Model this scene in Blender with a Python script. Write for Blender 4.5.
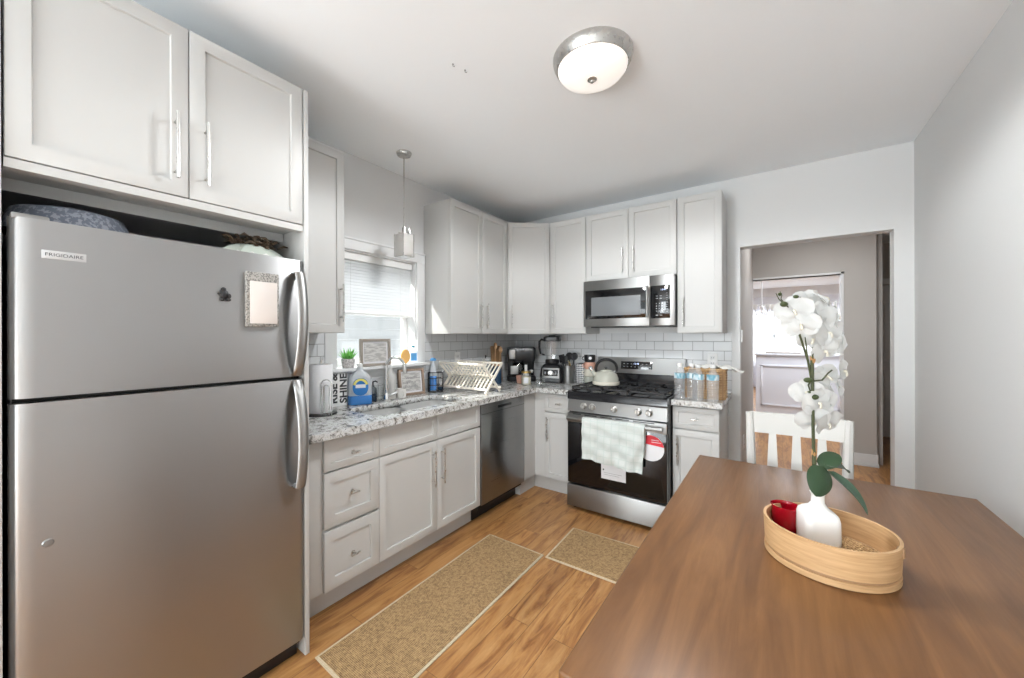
import bpy, bmesh, math, random
from mathutils import Vector, Matrix
R = math.radians
PI = math.pi
random.seed(7)
for o in list(bpy.data.objects):
    bpy.data.objects.remove(o)
SC = bpy.context.scene
COL = SC.collection

# ------------------------------------------------------------------ camera
cam_d = bpy.data.cameras.new('camera')
cam = bpy.data.objects.new('camera', cam_d)
COL.objects.link(cam)
cam_d.sensor_width = 36.0
cam_d.lens = 383.666 * 36 / 1024
cam_d.shift_x = 0.01473
cam_d.shift_y = -0.00224
cam_d.clip_start = 0.02
cam.location = (2.3816, -3.6243, 1.4003)
cam.rotation_euler = (Matrix.Rotation(R(36.1437), 3, 'Z') @ Matrix.Rotation(R(90.0), 3, 'X') @ Matrix.Rotation(R(-0.1634), 3, 'Z')).to_euler()
SC.camera = cam

# ------------------------------------------------------------------ world, light, exposure
SC.view_settings.view_transform = 'Standard'
SC.view_settings.look = 'None'
SC.view_settings.gamma = 1.0
SC.view_settings.use_curve_mapping = False
SC.view_settings.exposure = 0.0
W = bpy.data.worlds.new('daylight')
SC.world = W
W.use_nodes = True
W.node_tree.nodes['Background'].inputs[0].default_value = (0.93, 0.97, 1.0, 1)
W.node_tree.nodes['Background'].inputs[1].default_value = 1.9

def lamp(name, kind, loc, rot, power, color=(1, 1, 1), size=None, size_y=None, **k):
    d = bpy.data.lights.new(name, kind)
    d.energy = power
    d.color = color
    if kind == 'AREA':
        d.shape = 'RECTANGLE'
        d.size = size
        d.size_y = size_y or size
    elif kind in ('POINT', 'SPOT'):
        d.shadow_soft_size = size
    elif kind == 'SUN':
        d.angle = size
    for a, b in k.items():
        setattr(d, a, b)
    o = bpy.data.objects.new(name, d)
    COL.objects.link(o)
    o.location = loc
    o.rotation_euler = rot
    return o

# low afternoon sun that slants through the sink window
sd = Vector((0.60, 0.66, -0.76)).normalized()
lamp('sun', 'SUN', (-6, -6, 6), sd.to_track_quat('-Z', 'Y').to_euler(), 11.0, (1.0, 0.95, 0.88), R(0.6))
# fill light added behind the camera, set at an unseen window
lamp('rear_fill_light', 'AREA', (0.98, -7.5, 1.5), (R(97), 0, 0), 110, (0.91, 0.975, 1.01), 1.5, 1.5)
# upward fill added behind the camera, standing in for a bounced flash
lamp('bounce_fill', 'AREA', (2.0, -6.3, 0.7), (R(148), 0, 0), 34, (0.91, 0.975, 1.01), 1.2, 1.2)
lamp('bounce_fill_left', 'AREA', (0.9, -5.6, 0.8), (R(160), 0, 0), 52, (0.91, 0.975, 1.01), 1.0, 1.0)  # second upward fill, added to even out ceiling and cabinets
lamp('hall_fill', 'AREA', (2.75, 1.0, 2.6), (0, 0, 0), 14, (.97, 0.97, 0.97), 0.5, 0.5)  # unseen fill, added to brighten the hall walls
# daylight of the sink window
lamp('sink_window_light', 'AREA', (-0.85, -1.83, 2.95), (Vector((1.15, 0, -1.7))).to_track_quat('-Z', 'Y').to_euler(), 170, (0.95, 0.98, 1.0), 0.8, 0.8)
# daylight of the far room's windows
lamp('far_window_light', 'AREA', (2.6, 9.5, 1.6), (R(-90), 0, 0), 70, (1.0, 1.0, 1.0), 2.6, 1.3)
lamp('half_wall_fill', 'AREA', (2.7, 2.75, 2.55), (R(15), 0, 0), 42, (0.90, 0.97, 1.06), 0.6, 0.6)  # unseen downward fill, added to lift the panelled half wall
lamp('far_room_fill', 'AREA', (3.2, 6.2, 2.5), (0, 0, 0), 75, (0.88, 0.97, 1.08), 1.6, 1.6)  # unseen overhead fill, added to brighten the far room

# ------------------------------------------------------------------ material helpers
MATS = {}
class NT:
    def __init__(s, name):
        s.m = bpy.data.materials.new(name)
        s.m.use_nodes = True
        s.t = s.m.node_tree
        s.n = s.t.nodes
        s.b = s.n['Principled BSDF']
        s.out = s.n['Material Output']
    def node(s, ty, ins=None, **props):
        n = s.n.new(ty)
        for k, v in props.items():
            setattr(n, k, v)
        for k, v in (ins or {}).items():
            s.set(n.inputs[k], v)
        return n
    def set(s, sock, v):
        if isinstance(v, bpy.types.NodeSocket):
            s.t.links.new(v, sock)
        else:
            if isinstance(v, tuple) and len(v) == 3 and sock.type == 'RGBA':
                v = v + (1,)
            sock.default_value = v
    def P(s, **k):
        for a, v in k.items():
            s.set(s.b.inputs[a.replace('_', ' ')], v)
    def coord(s, scale=(1, 1, 1), rot=(0, 0, 0), out='Object'):
        tc = s.node('ShaderNodeTexCoord')
        mp = s.node('ShaderNodeMapping', {'Vector': tc.outputs[out], 'Scale': scale, 'Rotation': rot})
        return mp.outputs[0]
    def noise(s, vec, scale, detail=4, rough=.55, dist=0.0):
        n = s.node('ShaderNodeTexNoise', {'Vector': vec, 'Scale': scale, 'Detail': detail, 'Roughness': rough, 'Distortion': dist})
        return n.outputs['Fac']
    def ramp(s, fac, stops, interp='LINEAR'):
        r = s.node('ShaderNodeValToRGB', {'Fac': fac})
        r.color_ramp.interpolation = interp
        e = r.color_ramp.elements
        while len(e) < len(stops):
            e.new(0.5)
        for el, (p, c) in zip(e, stops):
            el.position = p
            el.color = tuple(c) + (1,) if len(c) == 3 else c
        return r.outputs[0]
    def mix(s, fac, a, b, blend='MIX'):
        m = s.node('ShaderNodeMix', data_type='RGBA', blend_type=blend)
        s.set(m.inputs[0], fac)
        s.set(m.inputs[6], a)
        s.set(m.inputs[7], b)
        return m.outputs[2]
    def math(s, op, a, b=0.0, clamp=False):
        m = s.node('ShaderNodeMath', operation=op, use_clamp=clamp)
        s.set(m.inputs[0], a)
        s.set(m.inputs[1], b)
        return m.outputs[0]
    def bump(s, h, strength=.3, dist=.002):
        b = s.node('ShaderNodeBump', {'Height': h, 'Strength': strength, 'Distance': dist})
        s.P(Normal=b.outputs[0])

def plain(name, col, rough=.5, metal=0.0, **k):
    n = NT(name)
    n.P(Base_Color=col, Roughness=rough, Metallic=metal)
    v = n.coord()
    f = n.noise(v, k.pop('grain', 60.0), 3)
    r = n.node('ShaderNodeMapRange', {'Value': f, 'To Min': max(0, rough - .04), 'To Max': min(1, rough + .04)})
    n.P(Roughness=r.outputs[0])
    for a, v_ in k.items():
        n.P(**{a: v_})
    MATS[name] = n.m
    return n.m

def M(name):
    return MATS[name]

def mat_wall(name, col, rough=.65):
    n = NT(name)
    v = n.coord()
    n.P(Base_Color=n.mix(n.noise(v, 1.3, 3), tuple(c * .985 for c in col), tuple(min(1, c * 1.015) for c in col)), Roughness=rough)
    n.bump(n.noise(v, 180, 3), .08, .001)
    MATS[name] = n.m

mat_wall('wall_paint', (0.69, 0.692, 0.688))
mat_wall('ceiling_paint', (0.92, 0.95, 0.975), .8)
mat_wall('hall_paint', (0.50, 0.475, 0.45))
mat_wall('far_paint', (0.78, 0.78, 0.80))
mat_wall('half_wall_paint', (0.74, 0.74, 0.78))
plain('white_trim', (0.74, 0.745, 0.745), .38)
plain('siding', (0.47, 0.48, 0.49), .6)
plain('cabinet_white', (0.57, 0.568, 0.555), .42, Specular_IOR_Level=.35, grain=8)
plain('cabinet_inside', (0.42, 0.40, 0.37), .6)
plain('nickel', (0.55, 0.54, 0.52), .28, 1.0)
plain('chrome', (0.82, 0.83, 0.84), .08, 1.0)
plain('black_plastic', (0.012, 0.012, 0.014), .32)
plain('black_enamel', (0.010, 0.010, 0.012), .12)
plain('cast_iron', (0.018, 0.018, 0.02), .55)
plain('dark_gap', (0.015, 0.014, 0.013), .7)
plain('oven_glass', (0.004, 0.004, 0.005), .05, Specular_IOR_Level=.6)
plain('white_plastic', (0.82, 0.82, 0.81), .35)
plain('white_ceramic', (0.83, 0.81, 0.78), .25)
plain('red_print', (0.72, 0.03, 0.05), .5)
plain('card_white', (0.78, 0.78, 0.80), .6)
plain('ink', (0.03, 0.03, 0.035), .6)
plain('grey_ink', (0.30, 0.30, 0.30), .7)
plain('silver_print', (0.42, 0.43, 0.45), .6)
plain('screen_grey', (0.17, 0.18, 0.19), .35)
plain('chair_white', (0.66, 0.65, 0.62), .45)
plain('rack_wood', (0.84, 0.79, 0.70), .55)
plain('copper_tint', (0.72, 0.42, 0.32), .35)
plain('sage_enamel', (0.44, 0.44, 0.38), .22)
plain('cream_glaze', (0.70, 0.66, 0.56), .3)
plain('sage_glaze', (0.40, 0.42, 0.37), .3)
plain('pink_glaze', (0.66, 0.36, 0.27), .3)
plain('navy_glaze', (0.02, 0.06, 0.12), .35)
plain('leaf_green', (0.022, 0.055, 0.020), .42)
plain('leaf_pale', (0.055, 0.105, 0.065), .42)
plain('stem_green', (0.05, 0.06, 0.02), .5)
plain('bud_green', (0.05, 0.07, 0.02), .5)
plain('stake_brown', (0.42, 0.23, 0.09), .6)
plain('succulent_green', (0.16, 0.50, 0.09), .5)
plain('blue_liquid', (0.06, 0.24, 0.62), .2)
plain('blue_label', (0.01, 0.16, 0.46), .35)
plain('teal_label', (0.02, 0.24, 0.33), .35)
plain('yellow_print', (0.80, 0.72, 0.16), .4)
plain('blue_plastic', (0.10, 0.36, 0.72), .35)
plain('wax', (0.80, 0.74, 0.58), .45)
plain('brown_wood_frame', (0.33, 0.24, 0.18), .6, grain=30)
plain('grey_wood_frame', (0.33, 0.29, 0.25), .6, grain=30)
plain('wood_spoon', (0.38, 0.22, 0.11), .55)
plain('gold_metal', (0.70, 0.48, 0.16), .35, 1.0)
plain('orange_sponge', (0.72, 0.42, 0.14), .8)
plain('paper_pad', (0.72, 0.66, 0.62), .8)
plain('glass_grey', (0.62, 0.64, 0.64), .12)
plain('sticker_grey', (0.60, 0.60, 0.60), .35, .6)
plain('display_glow', (0.5, 0.6, 0.9), .4, Emission_Color=(0.6, 0.72, 1.0, 1), Emission_Strength=1.2)
plain('mint_cloth', (0.58, 0.64, 0.57), .9)
plain('white_lace', (0.78, 0.78, 0.74), .9)
plain('dark_bronze', (0.05, 0.04, 0.03), .5, .4)
plain('dry_leaf', (0.10, 0.065, 0.04), .8)

def mat_steel(name, col, r0, r1, axis='z'):
    n = NT(name)
    sc = (2, 2, 260) if axis == 'z' else (260, 260, 2)
    f = n.noise(n.coord(sc), 1.0, 4, .6)
    g = n.noise(n.coord((1, 1, 1)), 2.2, 3)
    n.P(Base_Color=n.mix(g, tuple(c * .94 for c in col), col), Metallic=1.0,
        Roughness=n.node('ShaderNodeMapRange', {'Value': f, 'To Min': r0, 'To Max': r1}).outputs[0],
        Anisotropic=.8, Anisotropic_Rotation=0.25)
    tg = n.node('ShaderNodeTangent', direction_type='RADIAL', axis='Z')
    n.P(Tangent=tg.outputs[0])
    n.bump(f, .05, .0006)
    MATS[name] = n.m
mat_steel('steel', (0.42, 0.42, 0.42), .27, .37)
mat_steel('steel_dark', (0.30, 0.30, 0.30), .24, .34)
mat_steel('steel_bright', (0.36, 0.36, 0.355), .40, .50)
plain('sink_steel', (0.74, 0.74, 0.73), .38, 0.55)

def mat_floor():
    n = NT('floor_wood')
    v = n.coord((1, 1, 1), (0, 0, R(90)))
    br = n.node('ShaderNodeTexBrick', {'Vector': v, 'Color1': (.0, .0, .0), 'Color2': (1, 1, 1), 'Mortar': (.5, .5, .5), 'Scale': 1.0,
                                       'Mortar Size': .0012, 'Bias': 0.0, 'Brick Width': 1.25, 'Row Height': .128}, offset=.37)
    rnd = n.math('MULTIPLY', br.outputs['Color'], 7.0)
    off = n.node('ShaderNodeCombineXYZ', {'X': rnd, 'Y': rnd, 'Z': rnd})
    ad = n.node('ShaderNodeVectorMath', {0: n.coord((7, .9, 1)), 1: off.outputs[0]}, operation='ADD').outputs[0]
    g1 = n.noise(ad, 2.2, 8, .62, 1.6)
    ad2 = n.node('ShaderNodeVectorMath', {0: n.coord((40, 2.2, 1)), 1: off.outputs[0]}, operation='ADD').outputs[0]
    g2 = n.noise(ad2, 3.0, 6, .7, .4)
    c = n.ramp(g1, [(.22, (.16, .062, .022)), (.38, (.35, .150, .048)), (.52, (.58, .295, .100)), (.72, (.72, .41, .165)), (.9, (.78, .50, .25))])
    c = n.mix(n.math('MULTIPLY', g2, .55), c, (.15, .06, .025), 'MIX')
    c = n.mix(.35, c, n.ramp(br.outputs['Color'], [(0, (.55, .52, .50)), (1, (1.0, .95, .9))]), 'MULTIPLY')
    c = n.mix(n.math('MULTIPLY', br.outputs['Fac'], .7), c, (.05, .02, .01))
    n.P(Base_Color=c, Roughness=n.node('ShaderNodeMapRange', {'Value': g1, 'To Min': .28, 'To Max': .42}).outputs[0])
    n.bump(n.math('SUBTRACT', n.math('MULTIPLY', g1, .6), br.outputs['Fac']), .25, .002)
    MATS['floor_wood'] = n.m
mat_floor()

def mat_table():
    n = NT('walnut')
    a = n.noise(n.coord((9, .8, 1)), 2.0, 6, .6, .7)
    b = n.noise(n.coord((70, 2.5, 1)), 2.0, 5, .7, .2)
    c = n.ramp(a, [(.25, (.12, .050, .017)), (.5, (.20, .090, .032)), (.75, (.29, .138, .052))])
    c = n.mix(n.math('MULTIPLY', b, .45), c, (.105, .044, .015))
    n.P(Base_Color=c, Roughness=n.node('ShaderNodeMapRange', {'Value': b, 'To Min': .27, 'To Max': .40}).outputs[0], Specular_IOR_Level=.4)
    n.bump(b, .06, .001)
    MATS['walnut'] = n.m
mat_table()

def mat_granite():
    n = NT('granite')
    v = n.coord()
    a = n.noise(v, 22, 8, .75, .6)
    b = n.noise(v, 75, 4, .7)
    vo = n.node('ShaderNodeTexVoronoi', {'Vector': v, 'Scale': 120.0}).outputs['Distance']
    c = n.ramp(a, [(.37, (.03, .03, .03)), (.43, (.20, .19, .175)), (.48, (.55, .54, .52)), (.56, (.70, .71, .71)), (.68, (.30, .305, .315))])
    c = n.mix(n.ramp(b, [(.56, (0, 0, 0)), (.66, (1, 1, 1))]), c, (.12, .115, .11))
    c = n.mix(.18, c, vo, 'OVERLAY')
    n.P(Base_Color=c, Roughness=.16)
    MATS['granite'] = n.m
mat_granite()

def mat_tile(name, rot, off):
    n = NT(name)
    tc = n.node('ShaderNodeTexCoord')
    sep = n.node('ShaderNodeSeparateXYZ', {0: tc.outputs['Object']})
    cx = n.node('ShaderNodeCombineXYZ', {'X': n.math('ADD', sep.outputs['Y' if rot else 'X'], off[0]), 'Y': n.math('ADD', sep.outputs['Z'], off[1])})
    br = n.node('ShaderNodeTexBrick', {'Vector': cx.outputs[0], 'Color1': (.62, .63, .64), 'Color2': (.67, .68, .69), 'Mortar': (.30, .30, .30), 'Scale': 1.0,
                                       'Mortar Size': .0022, 'Mortar Smooth': .2, 'Brick Width': .155, 'Row Height': .0782})
    n.P(Base_Color=br.outputs['Color'], Roughness=n.node('ShaderNodeMapRange', {'Value': br.outputs['Fac'], 'To Min': .22, 'To Max': .8}).outputs[0], Specular_IOR_Level=.22)
    n.bump(n.math('SUBTRACT', 1.0, br.outputs['Fac']), .6, .0015)
    MATS[name] = n.m
mat_tile('tile_back', 0, (.058, .052))
mat_tile('tile_left', 1, (.0, .052))

def mat_rug(name, c1, c2):
    n = NT(name)
    v = n.coord()
    w1 = n.node('ShaderNodeTexWave', {'Vector': v, 'Scale': 45.0, 'Distortion': 1.5, 'Detail': 2.0}, bands_direction='X').outputs['Fac']
    w2 = n.node('ShaderNodeTexWave', {'Vector': v, 'Scale': 45.0, 'Distortion': 1.5, 'Detail': 2.0}, bands_direction='Y').outputs['Fac']
    w = n.math('MULTIPLY', w1, w2)
    g = n.noise(v, 70, 4, .8)
    f = n.math('ADD', n.math('MULTIPLY', w, .35), n.math('MULTIPLY', g, .75))
    n.P(Base_Color=n.ramp(f, [(.30, c1), (.66, c2)]), Roughness=.95)
    n.bump(f, .8, .003)
    MATS[name] = n.m
mat_rug('jute', (.15, .085, .035), (.60, .39, .19))
mat_rug('jute_edge', (.50, .40, .26), (.66, .55, .40))

def mat_towel():
    n = NT('towel_cloth')
    v = n.coord()
    w = n.node('ShaderNodeTexBrick', {'Vector': n.coord((1, 1, 1), (R(90), 0, 0)), 'Color1': (.66, .70, .67), 'Color2': (.72, .74, .71), 'Mortar': (.60, .66, .62),
                                     'Scale': 1.0, 'Mortar Size': .005, 'Mortar Smooth': .6, 'Brick Width': .055, 'Row Height': .05}, offset=0.0)
    g = n.noise(v, 160, 3, .7)
    n.P(Base_Color=n.mix(n.math('MULTIPLY', g, .5), w.outputs['Color'], (.50, .56, .56)), Roughness=.95)
    n.bump(g, .8, .004)
    MATS['towel_cloth'] = n.m
mat_towel()

def mat_glass(name, tint=(.95, .97, .97), amt=.12, rough=.02):
    n = NT(name)
    tr = n.node('ShaderNodeBsdfTransparent', {'Color': tint})
    gl = n.node('ShaderNodeBsdfGlossy', {'Color': (1, 1, 1), 'Roughness': rough})
    lw = n.node('ShaderNodeLayerWeight', {'Blend': .5})
    f = n.math('ADD', n.math('MULTIPLY', n.math('POWER', lw.outputs['Facing'], 4.0), .6), .03 + amt * .12, True)
    m = n.node('ShaderNodeMixShader', {0: f, 1: tr.outputs[0], 2: gl.outputs[0]})
    n.t.links.new(m.outputs[0], n.out.inputs[0])
    MATS[name] = n.m
mat_glass('clear_glass')
mat_glass('jar_glass', (.97, .98, .98), .25)
mat_glass('smoke_glass', (.55, .58, .60), .3)

def mat_translucent(name, col, tcol, mixf=.5, trans=0.0, rough=.4):
    n = NT(name)
    n.P(Base_Color=col, Roughness=rough)
    tl = n.node('ShaderNodeBsdfTranslucent', {'Color': tcol})
    m = n.node('ShaderNodeMixShader', {0: mixf, 1: n.b.outputs[0], 2: tl.outputs[0]})
    last = m
    if trans:
        tr = n.node('ShaderNodeBsdfTransparent', {'Color': (1, 1, 1)})
        last = n.node('ShaderNodeMixShader', {0: trans, 1: m.outputs[0], 2: tr.outputs[0]})
    n.t.links.new(last.outputs[0], n.out.inputs[0])
    MATS[name] = n.m
mat_translucent('petal', (.74, .74, .73), (.74, .75, .72), .35)
mat_translucent('blind_slat', (.88, .88, .88), (.90, .91, .92), .38)
mat_translucent('sheer', (.80, .80, .84), (.90, .90, .95), .5, .22)
mat_translucent('milky_plastic', (.86, .89, .92), (.86, .91, .96), .4, .12, .25)
mat_translucent('bottle_plastic', (.95, .96, .97), (.95, .96, .97), .4, .74, .06)
mat_glass('water', (.995, .998, 1.0), .0)
mat_translucent('frost', (.85, .84, .82), (.9, .88, .84), .4, .1, .2)

def mat_redglass():
    n = NT('red_glass')
    n.P(Base_Color=(.50, .004, .018), Roughness=.06, Coat_Weight=.6)
    tr = n.node('ShaderNodeBsdfTransparent', {'Color': (.55, .01, .02)})
    m = n.node('ShaderNodeMixShader', {0: .35, 1: n.b.outputs[0], 2: tr.outputs[0]})
    n.t.links.new(m.outputs[0], n.out.inputs[0])
    MATS['red_glass'] = n.m
mat_redglass()

def mat_bamboo():
    n = NT('bamboo')
    g = n.noise(n.coord((3, 3, 40)), 3.0, 5, .6, .3)
    n.P(Base_Color=n.ramp(g, [(.25, (.48, .27, .12)), (.7, (.68, .44, .23))]), Roughness=.5)
    MATS['bamboo'] = n.m
    n = NT('wicker')
    g = n.noise(n.coord((1, 1, 1)), 120.0, 3)
    n.P(Base_Color=n.ramp(g, [(.3, (.40, .22, .09)), (.7, (.70, .48, .25))]), Roughness=.6)
    MATS['wicker'] = n.m
mat_bamboo()

def mat_lampglass():
    n = NT('lamp_glass')
    n.P(Base_Color=(.85, .82, .78), Roughness=.3, Emission_Color=(1.0, .93, .86, 1), Emission_Strength=.55)
    MATS['lamp_glass'] = n.m
mat_lampglass()
def mat_scribble(name, base, ink, sc, th):
    n = NT(name)
    g = n.noise(n.coord(sc), 1.0, 3, .6)
    n.P(Base_Color=n.ramp(g, [(th, ink), (th + .05, base)]), Roughness=.6)
    MATS[name] = n.m
mat_scribble('washed_board', (.62, .61, .59), (.42, .41, .40), (14, 14, 90), .47)
mat_scribble('speckle_blue', (.10, .115, .15), (.22, .235, .27), (80, 80, 80), .45)
mat_scribble('pot_weave', (.45, .42, .42), (.68, .66, .65), (90, 90, 90), .5)
mat_scribble('glitter', (.15, .14, .13), (.36, .34, .31), (160, 160, 160), .5)

# ------------------------------------------------------------------ mesh builder
class B:
    def __init__(s):
        s.bm = bmesh.new()
        s.mi = 0
    def _tag(s, before):
        for f in s.bm.faces:
            if f.index == -1 or f not in before:
                pass
    def _fin(s, n0):
        s.bm.faces.ensure_lookup_table()
        for f in s.bm.faces[n0:]:
            f.material_index = s.mi
    def box(s, x0, x1, y0, y1, z0, z1, bev=0.0, seg=2, mtx=None):
        n0 = len(s.bm.faces)
        t = bmesh.new()
        bmesh.ops.create_cube(t, size=1)
        for v in t.verts:
            v.co = Vector(((x0 + x1) / 2 + v.co.x * (x1 - x0), (y0 + y1) / 2 + v.co.y * (y1 - y0), (z0 + z1) / 2 + v.co.z * (z1 - z0)))
        if bev:
            bmesh.ops.bevel(t, geom=t.edges[:] , offset=min(bev, .49 * min(abs(x1 - x0), abs(y1 - y0), abs(z1 - z0))), segments=seg, affect='EDGES', profile=.5)
        if mtx is not None:
            t.transform(mtx)
        s.merge(t)
        return s
    def merge(s, t):
        n0 = len(s.bm.faces)
        me = bpy.data.meshes.new('tmp')
        t.to_mesh(me)
        t.free()
        s.bm.from_mesh(me)
        bpy.data.meshes.remove(me)
        s._fin(n0)
    def prism(s, pts, z0, z1, bev=0.0, mtx=None):
        """polygon pts in xy pushed from z0 to z1"""
        t = bmesh.new()
        lo = [t.verts.new((x, y, z0)) for x, y in pts]
        hi = [t.verts.new((x, y, z1)) for x, y in pts]
        t.faces.new(lo[::-1])
        t.faces.new(hi)
        n = len(pts)
        for i in range(n):
            t.faces.new((lo[i], lo[(i + 1) % n], hi[(i + 1) % n], hi[i]))
        if bev:
            ed = [e for e in t.edges if abs(e.verts[0].co.z - e.verts[1].co.z) < 1e-6]
            bmesh.ops.bevel(t, geom=ed, offset=bev, segments=2, affect='EDGES', profile=.5)
        if mtx is not None:
            t.transform(mtx)
        s.merge(t)
        return s
    def lathe(s, prof, c=(0, 0, 0), n=32, mtx=None, sx=1, sy=1, twist=None):
        t = bmesh.new()
        rings = []
        for r, z in prof:
            if r < 1e-6:
                rings.append([t.verts.new((0, 0, z))])
            else:
                rings.append([t.verts.new((r * math.cos(2 * PI * i / n) * sx, r * math.sin(2 * PI * i / n) * sy, z)) for i in range(n)])
        for a, b in zip(rings, rings[1:]):
            if len(a) == 1 and len(b) == 1:
                continue
            for i in range(n):
                j = (i + 1) % n
                if len(a) == 1:
                    t.faces.new((a[0], b[j], b[i]))
                elif len(b) == 1:
                    t.faces.new((a[i], a[j], b[0]))
                else:
                    t.faces.new((a[i], a[j], b[j], b[i]))
        bmesh.ops.recalc_face_normals(t, faces=t.faces)
        m = Matrix.Translation(c)
        if mtx is not None:
            m = m @ mtx
        t.transform(m)
        s.merge(t)
        return s
    def tube(s, pts, r, n=10, closed=False, caps=True, flat=None):
        pts = [Vector(p) for p in pts]
        rr = r if isinstance(r, (list, tuple)) else [r] * len(pts)
        t = bmesh.new()
        rings = []
        up = None
        N = len(pts)
        for i, p in enumerate(pts):
            if closed:
                d = (pts[(i + 1) % N] - pts[i - 1]).normalized()
            else:
                d = (pts[min(i + 1, N - 1)] - pts[max(i - 1, 0)]).normalized()
            if up is None:
                up = Vector((0, 0, 1)) if abs(d.z) < .9 else Vector((1, 0, 0))
            a = d.cross(up)
            if a.length < 1e-6:
                a = d.orthogonal()
            a.normalize()
            b = a.cross(d).normalized()
            up = b
            fa, fb = flat or (1, 1)
            rings.append([t.verts.new(p + (a * math.cos(2 * PI * k / n) * fa + b * math.sin(2 * PI * k / n) * fb) * rr[i]) for k in range(n)])
        prs = list(zip(rings, rings[1:])) + ([(rings[-1], rings[0])] if closed else [])
        for a, b in prs:
            for k in range(n):
                j = (k + 1) % n
                t.faces.new((a[k], a[j], b[j], b[k]))
        if caps and not closed:
            t.faces.new(rings[0][::-1])
            t.faces.new(rings[-1])
        bmesh.ops.recalc_face_normals(t, faces=t.faces)
        s.merge(t)
        return s
    def ball(s, c, r, sc=(1, 1, 1), seg=16, mtx=None):
        t = bmesh.new()
        bmesh.ops.create_uvsphere(t, u_segments=seg, v_segments=max(6, seg // 2), radius=r)
        m = Matrix.Translation(c) @ (mtx or Matrix.Identity(4)) @ Matrix.Diagonal((sc[0], sc[1], sc[2], 1))
        t.transform(m)
        s.merge(t)
        return s
    def sheet(s, grid, thick=0.0):
        """grid[i][j] of points -> surface; given thickness it is closed"""
        t = bmesh.new()
        vs = [[t.verts.new(p) for p in row] for row in grid]
        for i in range(len(vs) - 1):
            for j in range(len(vs[0]) - 1):
                t.faces.new((vs[i][j], vs[i + 1][j], vs[i + 1][j + 1], vs[i][j + 1]))
        if thick:
            t.normal_update()
            bmesh.ops.solidify(t, geom=t.faces[:], thickness=thick)
        s.merge(t)
        return s
    def mat(s, i):
        s.mi = i
        return s
    def build(s, name, mats, parent=None, smooth=True, ang=35, kind=None):
        if isinstance(mats, str):
            mats = [mats]
        me = bpy.data.meshes.new(name)
        s.bm.to_mesh(me)
        s.bm.free()
        for m in mats:
            me.materials.append(M(m))
        if smooth:
            me.shade_smooth()
            try:
                me.set_sharp_from_angle(angle=R(ang))
            except Exception:
                pass
        o = bpy.data.objects.new(name, me)
        COL.objects.link(o)
        if parent is not None:
            o.parent = parent
        if kind:
            o['kind'] = kind
        return o

def thing(name, label, cat, loc=(0, 0, 0), rz=0.0, group=None):
    o = bpy.data.objects.new(name, None)
    COL.objects.link(o)
    o.empty_display_size = .05
    o.location = loc
    o.rotation_euler = (0, 0, rz)
    o['label'] = label
    o['category'] = cat
    if group:
        o['group'] = group
    return o

def tag(o, label, cat, group=None):
    o['label'] = label
    o['category'] = cat
    if group:
        o['group'] = group
    return o

def lettering(name, body, size, mat, parent, loc, rot, width=None, extr=.0006, label=None, space=1.0, bold=0.0):
    c = bpy.data.curves.new('txt', 'FONT')
    c.body = body
    c.size = size
    c.extrude = extr
    c.offset = bold
    c.align_x = 'CENTER'
    c.align_y = 'CENTER'
    c.space_character = space
    t = bpy.data.objects.new('txt', c)
    COL.objects.link(t)
    dg = bpy.context.evaluated_depsgraph_get()
    me = bpy.data.meshes.new_from_object(t.evaluated_get(dg))
    bpy.data.objects.remove(t)
    bpy.data.curves.remove(c)
    xs = [v.co.x for v in me.vertices]
    if width and xs:
        k = width / (max(xs) - min(xs))
        for v in me.vertices:
            v.co.x *= k
    me.transform(Matrix.Translation(loc) @ rot.to_matrix().to_4x4())
    me.materials.clear()
    me.materials.append(M(mat))
    o = bpy.data.objects.new(name, me)
    COL.objects.link(o)
    if parent:
        o.parent = parent
    if label:
        o['label'] = label
    return o
from mathutils import Euler
FRONT = Euler((R(90), 0, 0))           # lettering that faces -y

# ------------------------------------------------------------------ setting
XW, H = 3.105, 2.668                    # right wall, ceiling
YF = -7.6                               # wall behind the camera
def struct(name, b, mats, **k):
    return b.build(name, mats, kind='structure', **k)

struct('floor', B().box(-.3, 6.2, YF - .2, 9.7, -.1, 0), 'floor_wood')
struct('ceiling', B().box(-.3, 6.2, YF - .2, 9.7, H, H + .1), 'ceiling_paint')
# left wall with window opening y -2.19..-1.485, z 1.165..2.005
wy0, wy1, wz0, wz1 = -2.19, -1.485, 1.170, 2.005
b = B()
b.box(-.16, 0, YF, wy0, 0, H).box(-.16, 0, wy1, .14, 0, H).box(-.16, 0, wy0, wy1, 0, wz0).box(-.16, 0, wy0, wy1, wz1, H)
struct('wall_left', b, 'wall_paint')
b = B()
for k in range(24):
    b.box(-3.0, -2.985, -9, 5, .17 * k, .17 * k + .168, mtx=Matrix.Translation((.0, 0, 0)))
    b.box(-2.985, -2.97, -9, 5, .17 * k, .17 * k + .03)
struct('wall_outside', b, 'siding')
# back wall with the doorway x 2.143..3.012, z 0..2.111
b = B()
b.box(0, 2.143, 0, .12, 0, H).box(2.143, 3.012, 0, .12, 2.111, H).box(3.012, XW + .1, 0, .12, 0, H)
struct('wall_back', b, 'wall_paint')
struct('wall_right', B().box(XW, XW + .1, YF, 0, 0, H), 'wall_paint')
b = B()
b.box(-.16, .2, YF - .12, YF, 0, H).box(2.6, XW + .1, YF - .12, YF, 0, H).box(.2, 2.6, YF - .12, YF, 0, .75).box(.2, 2.6, YF - .12, YF, 2.35, H)
struct('wall_front', b, 'wall_paint')
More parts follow.
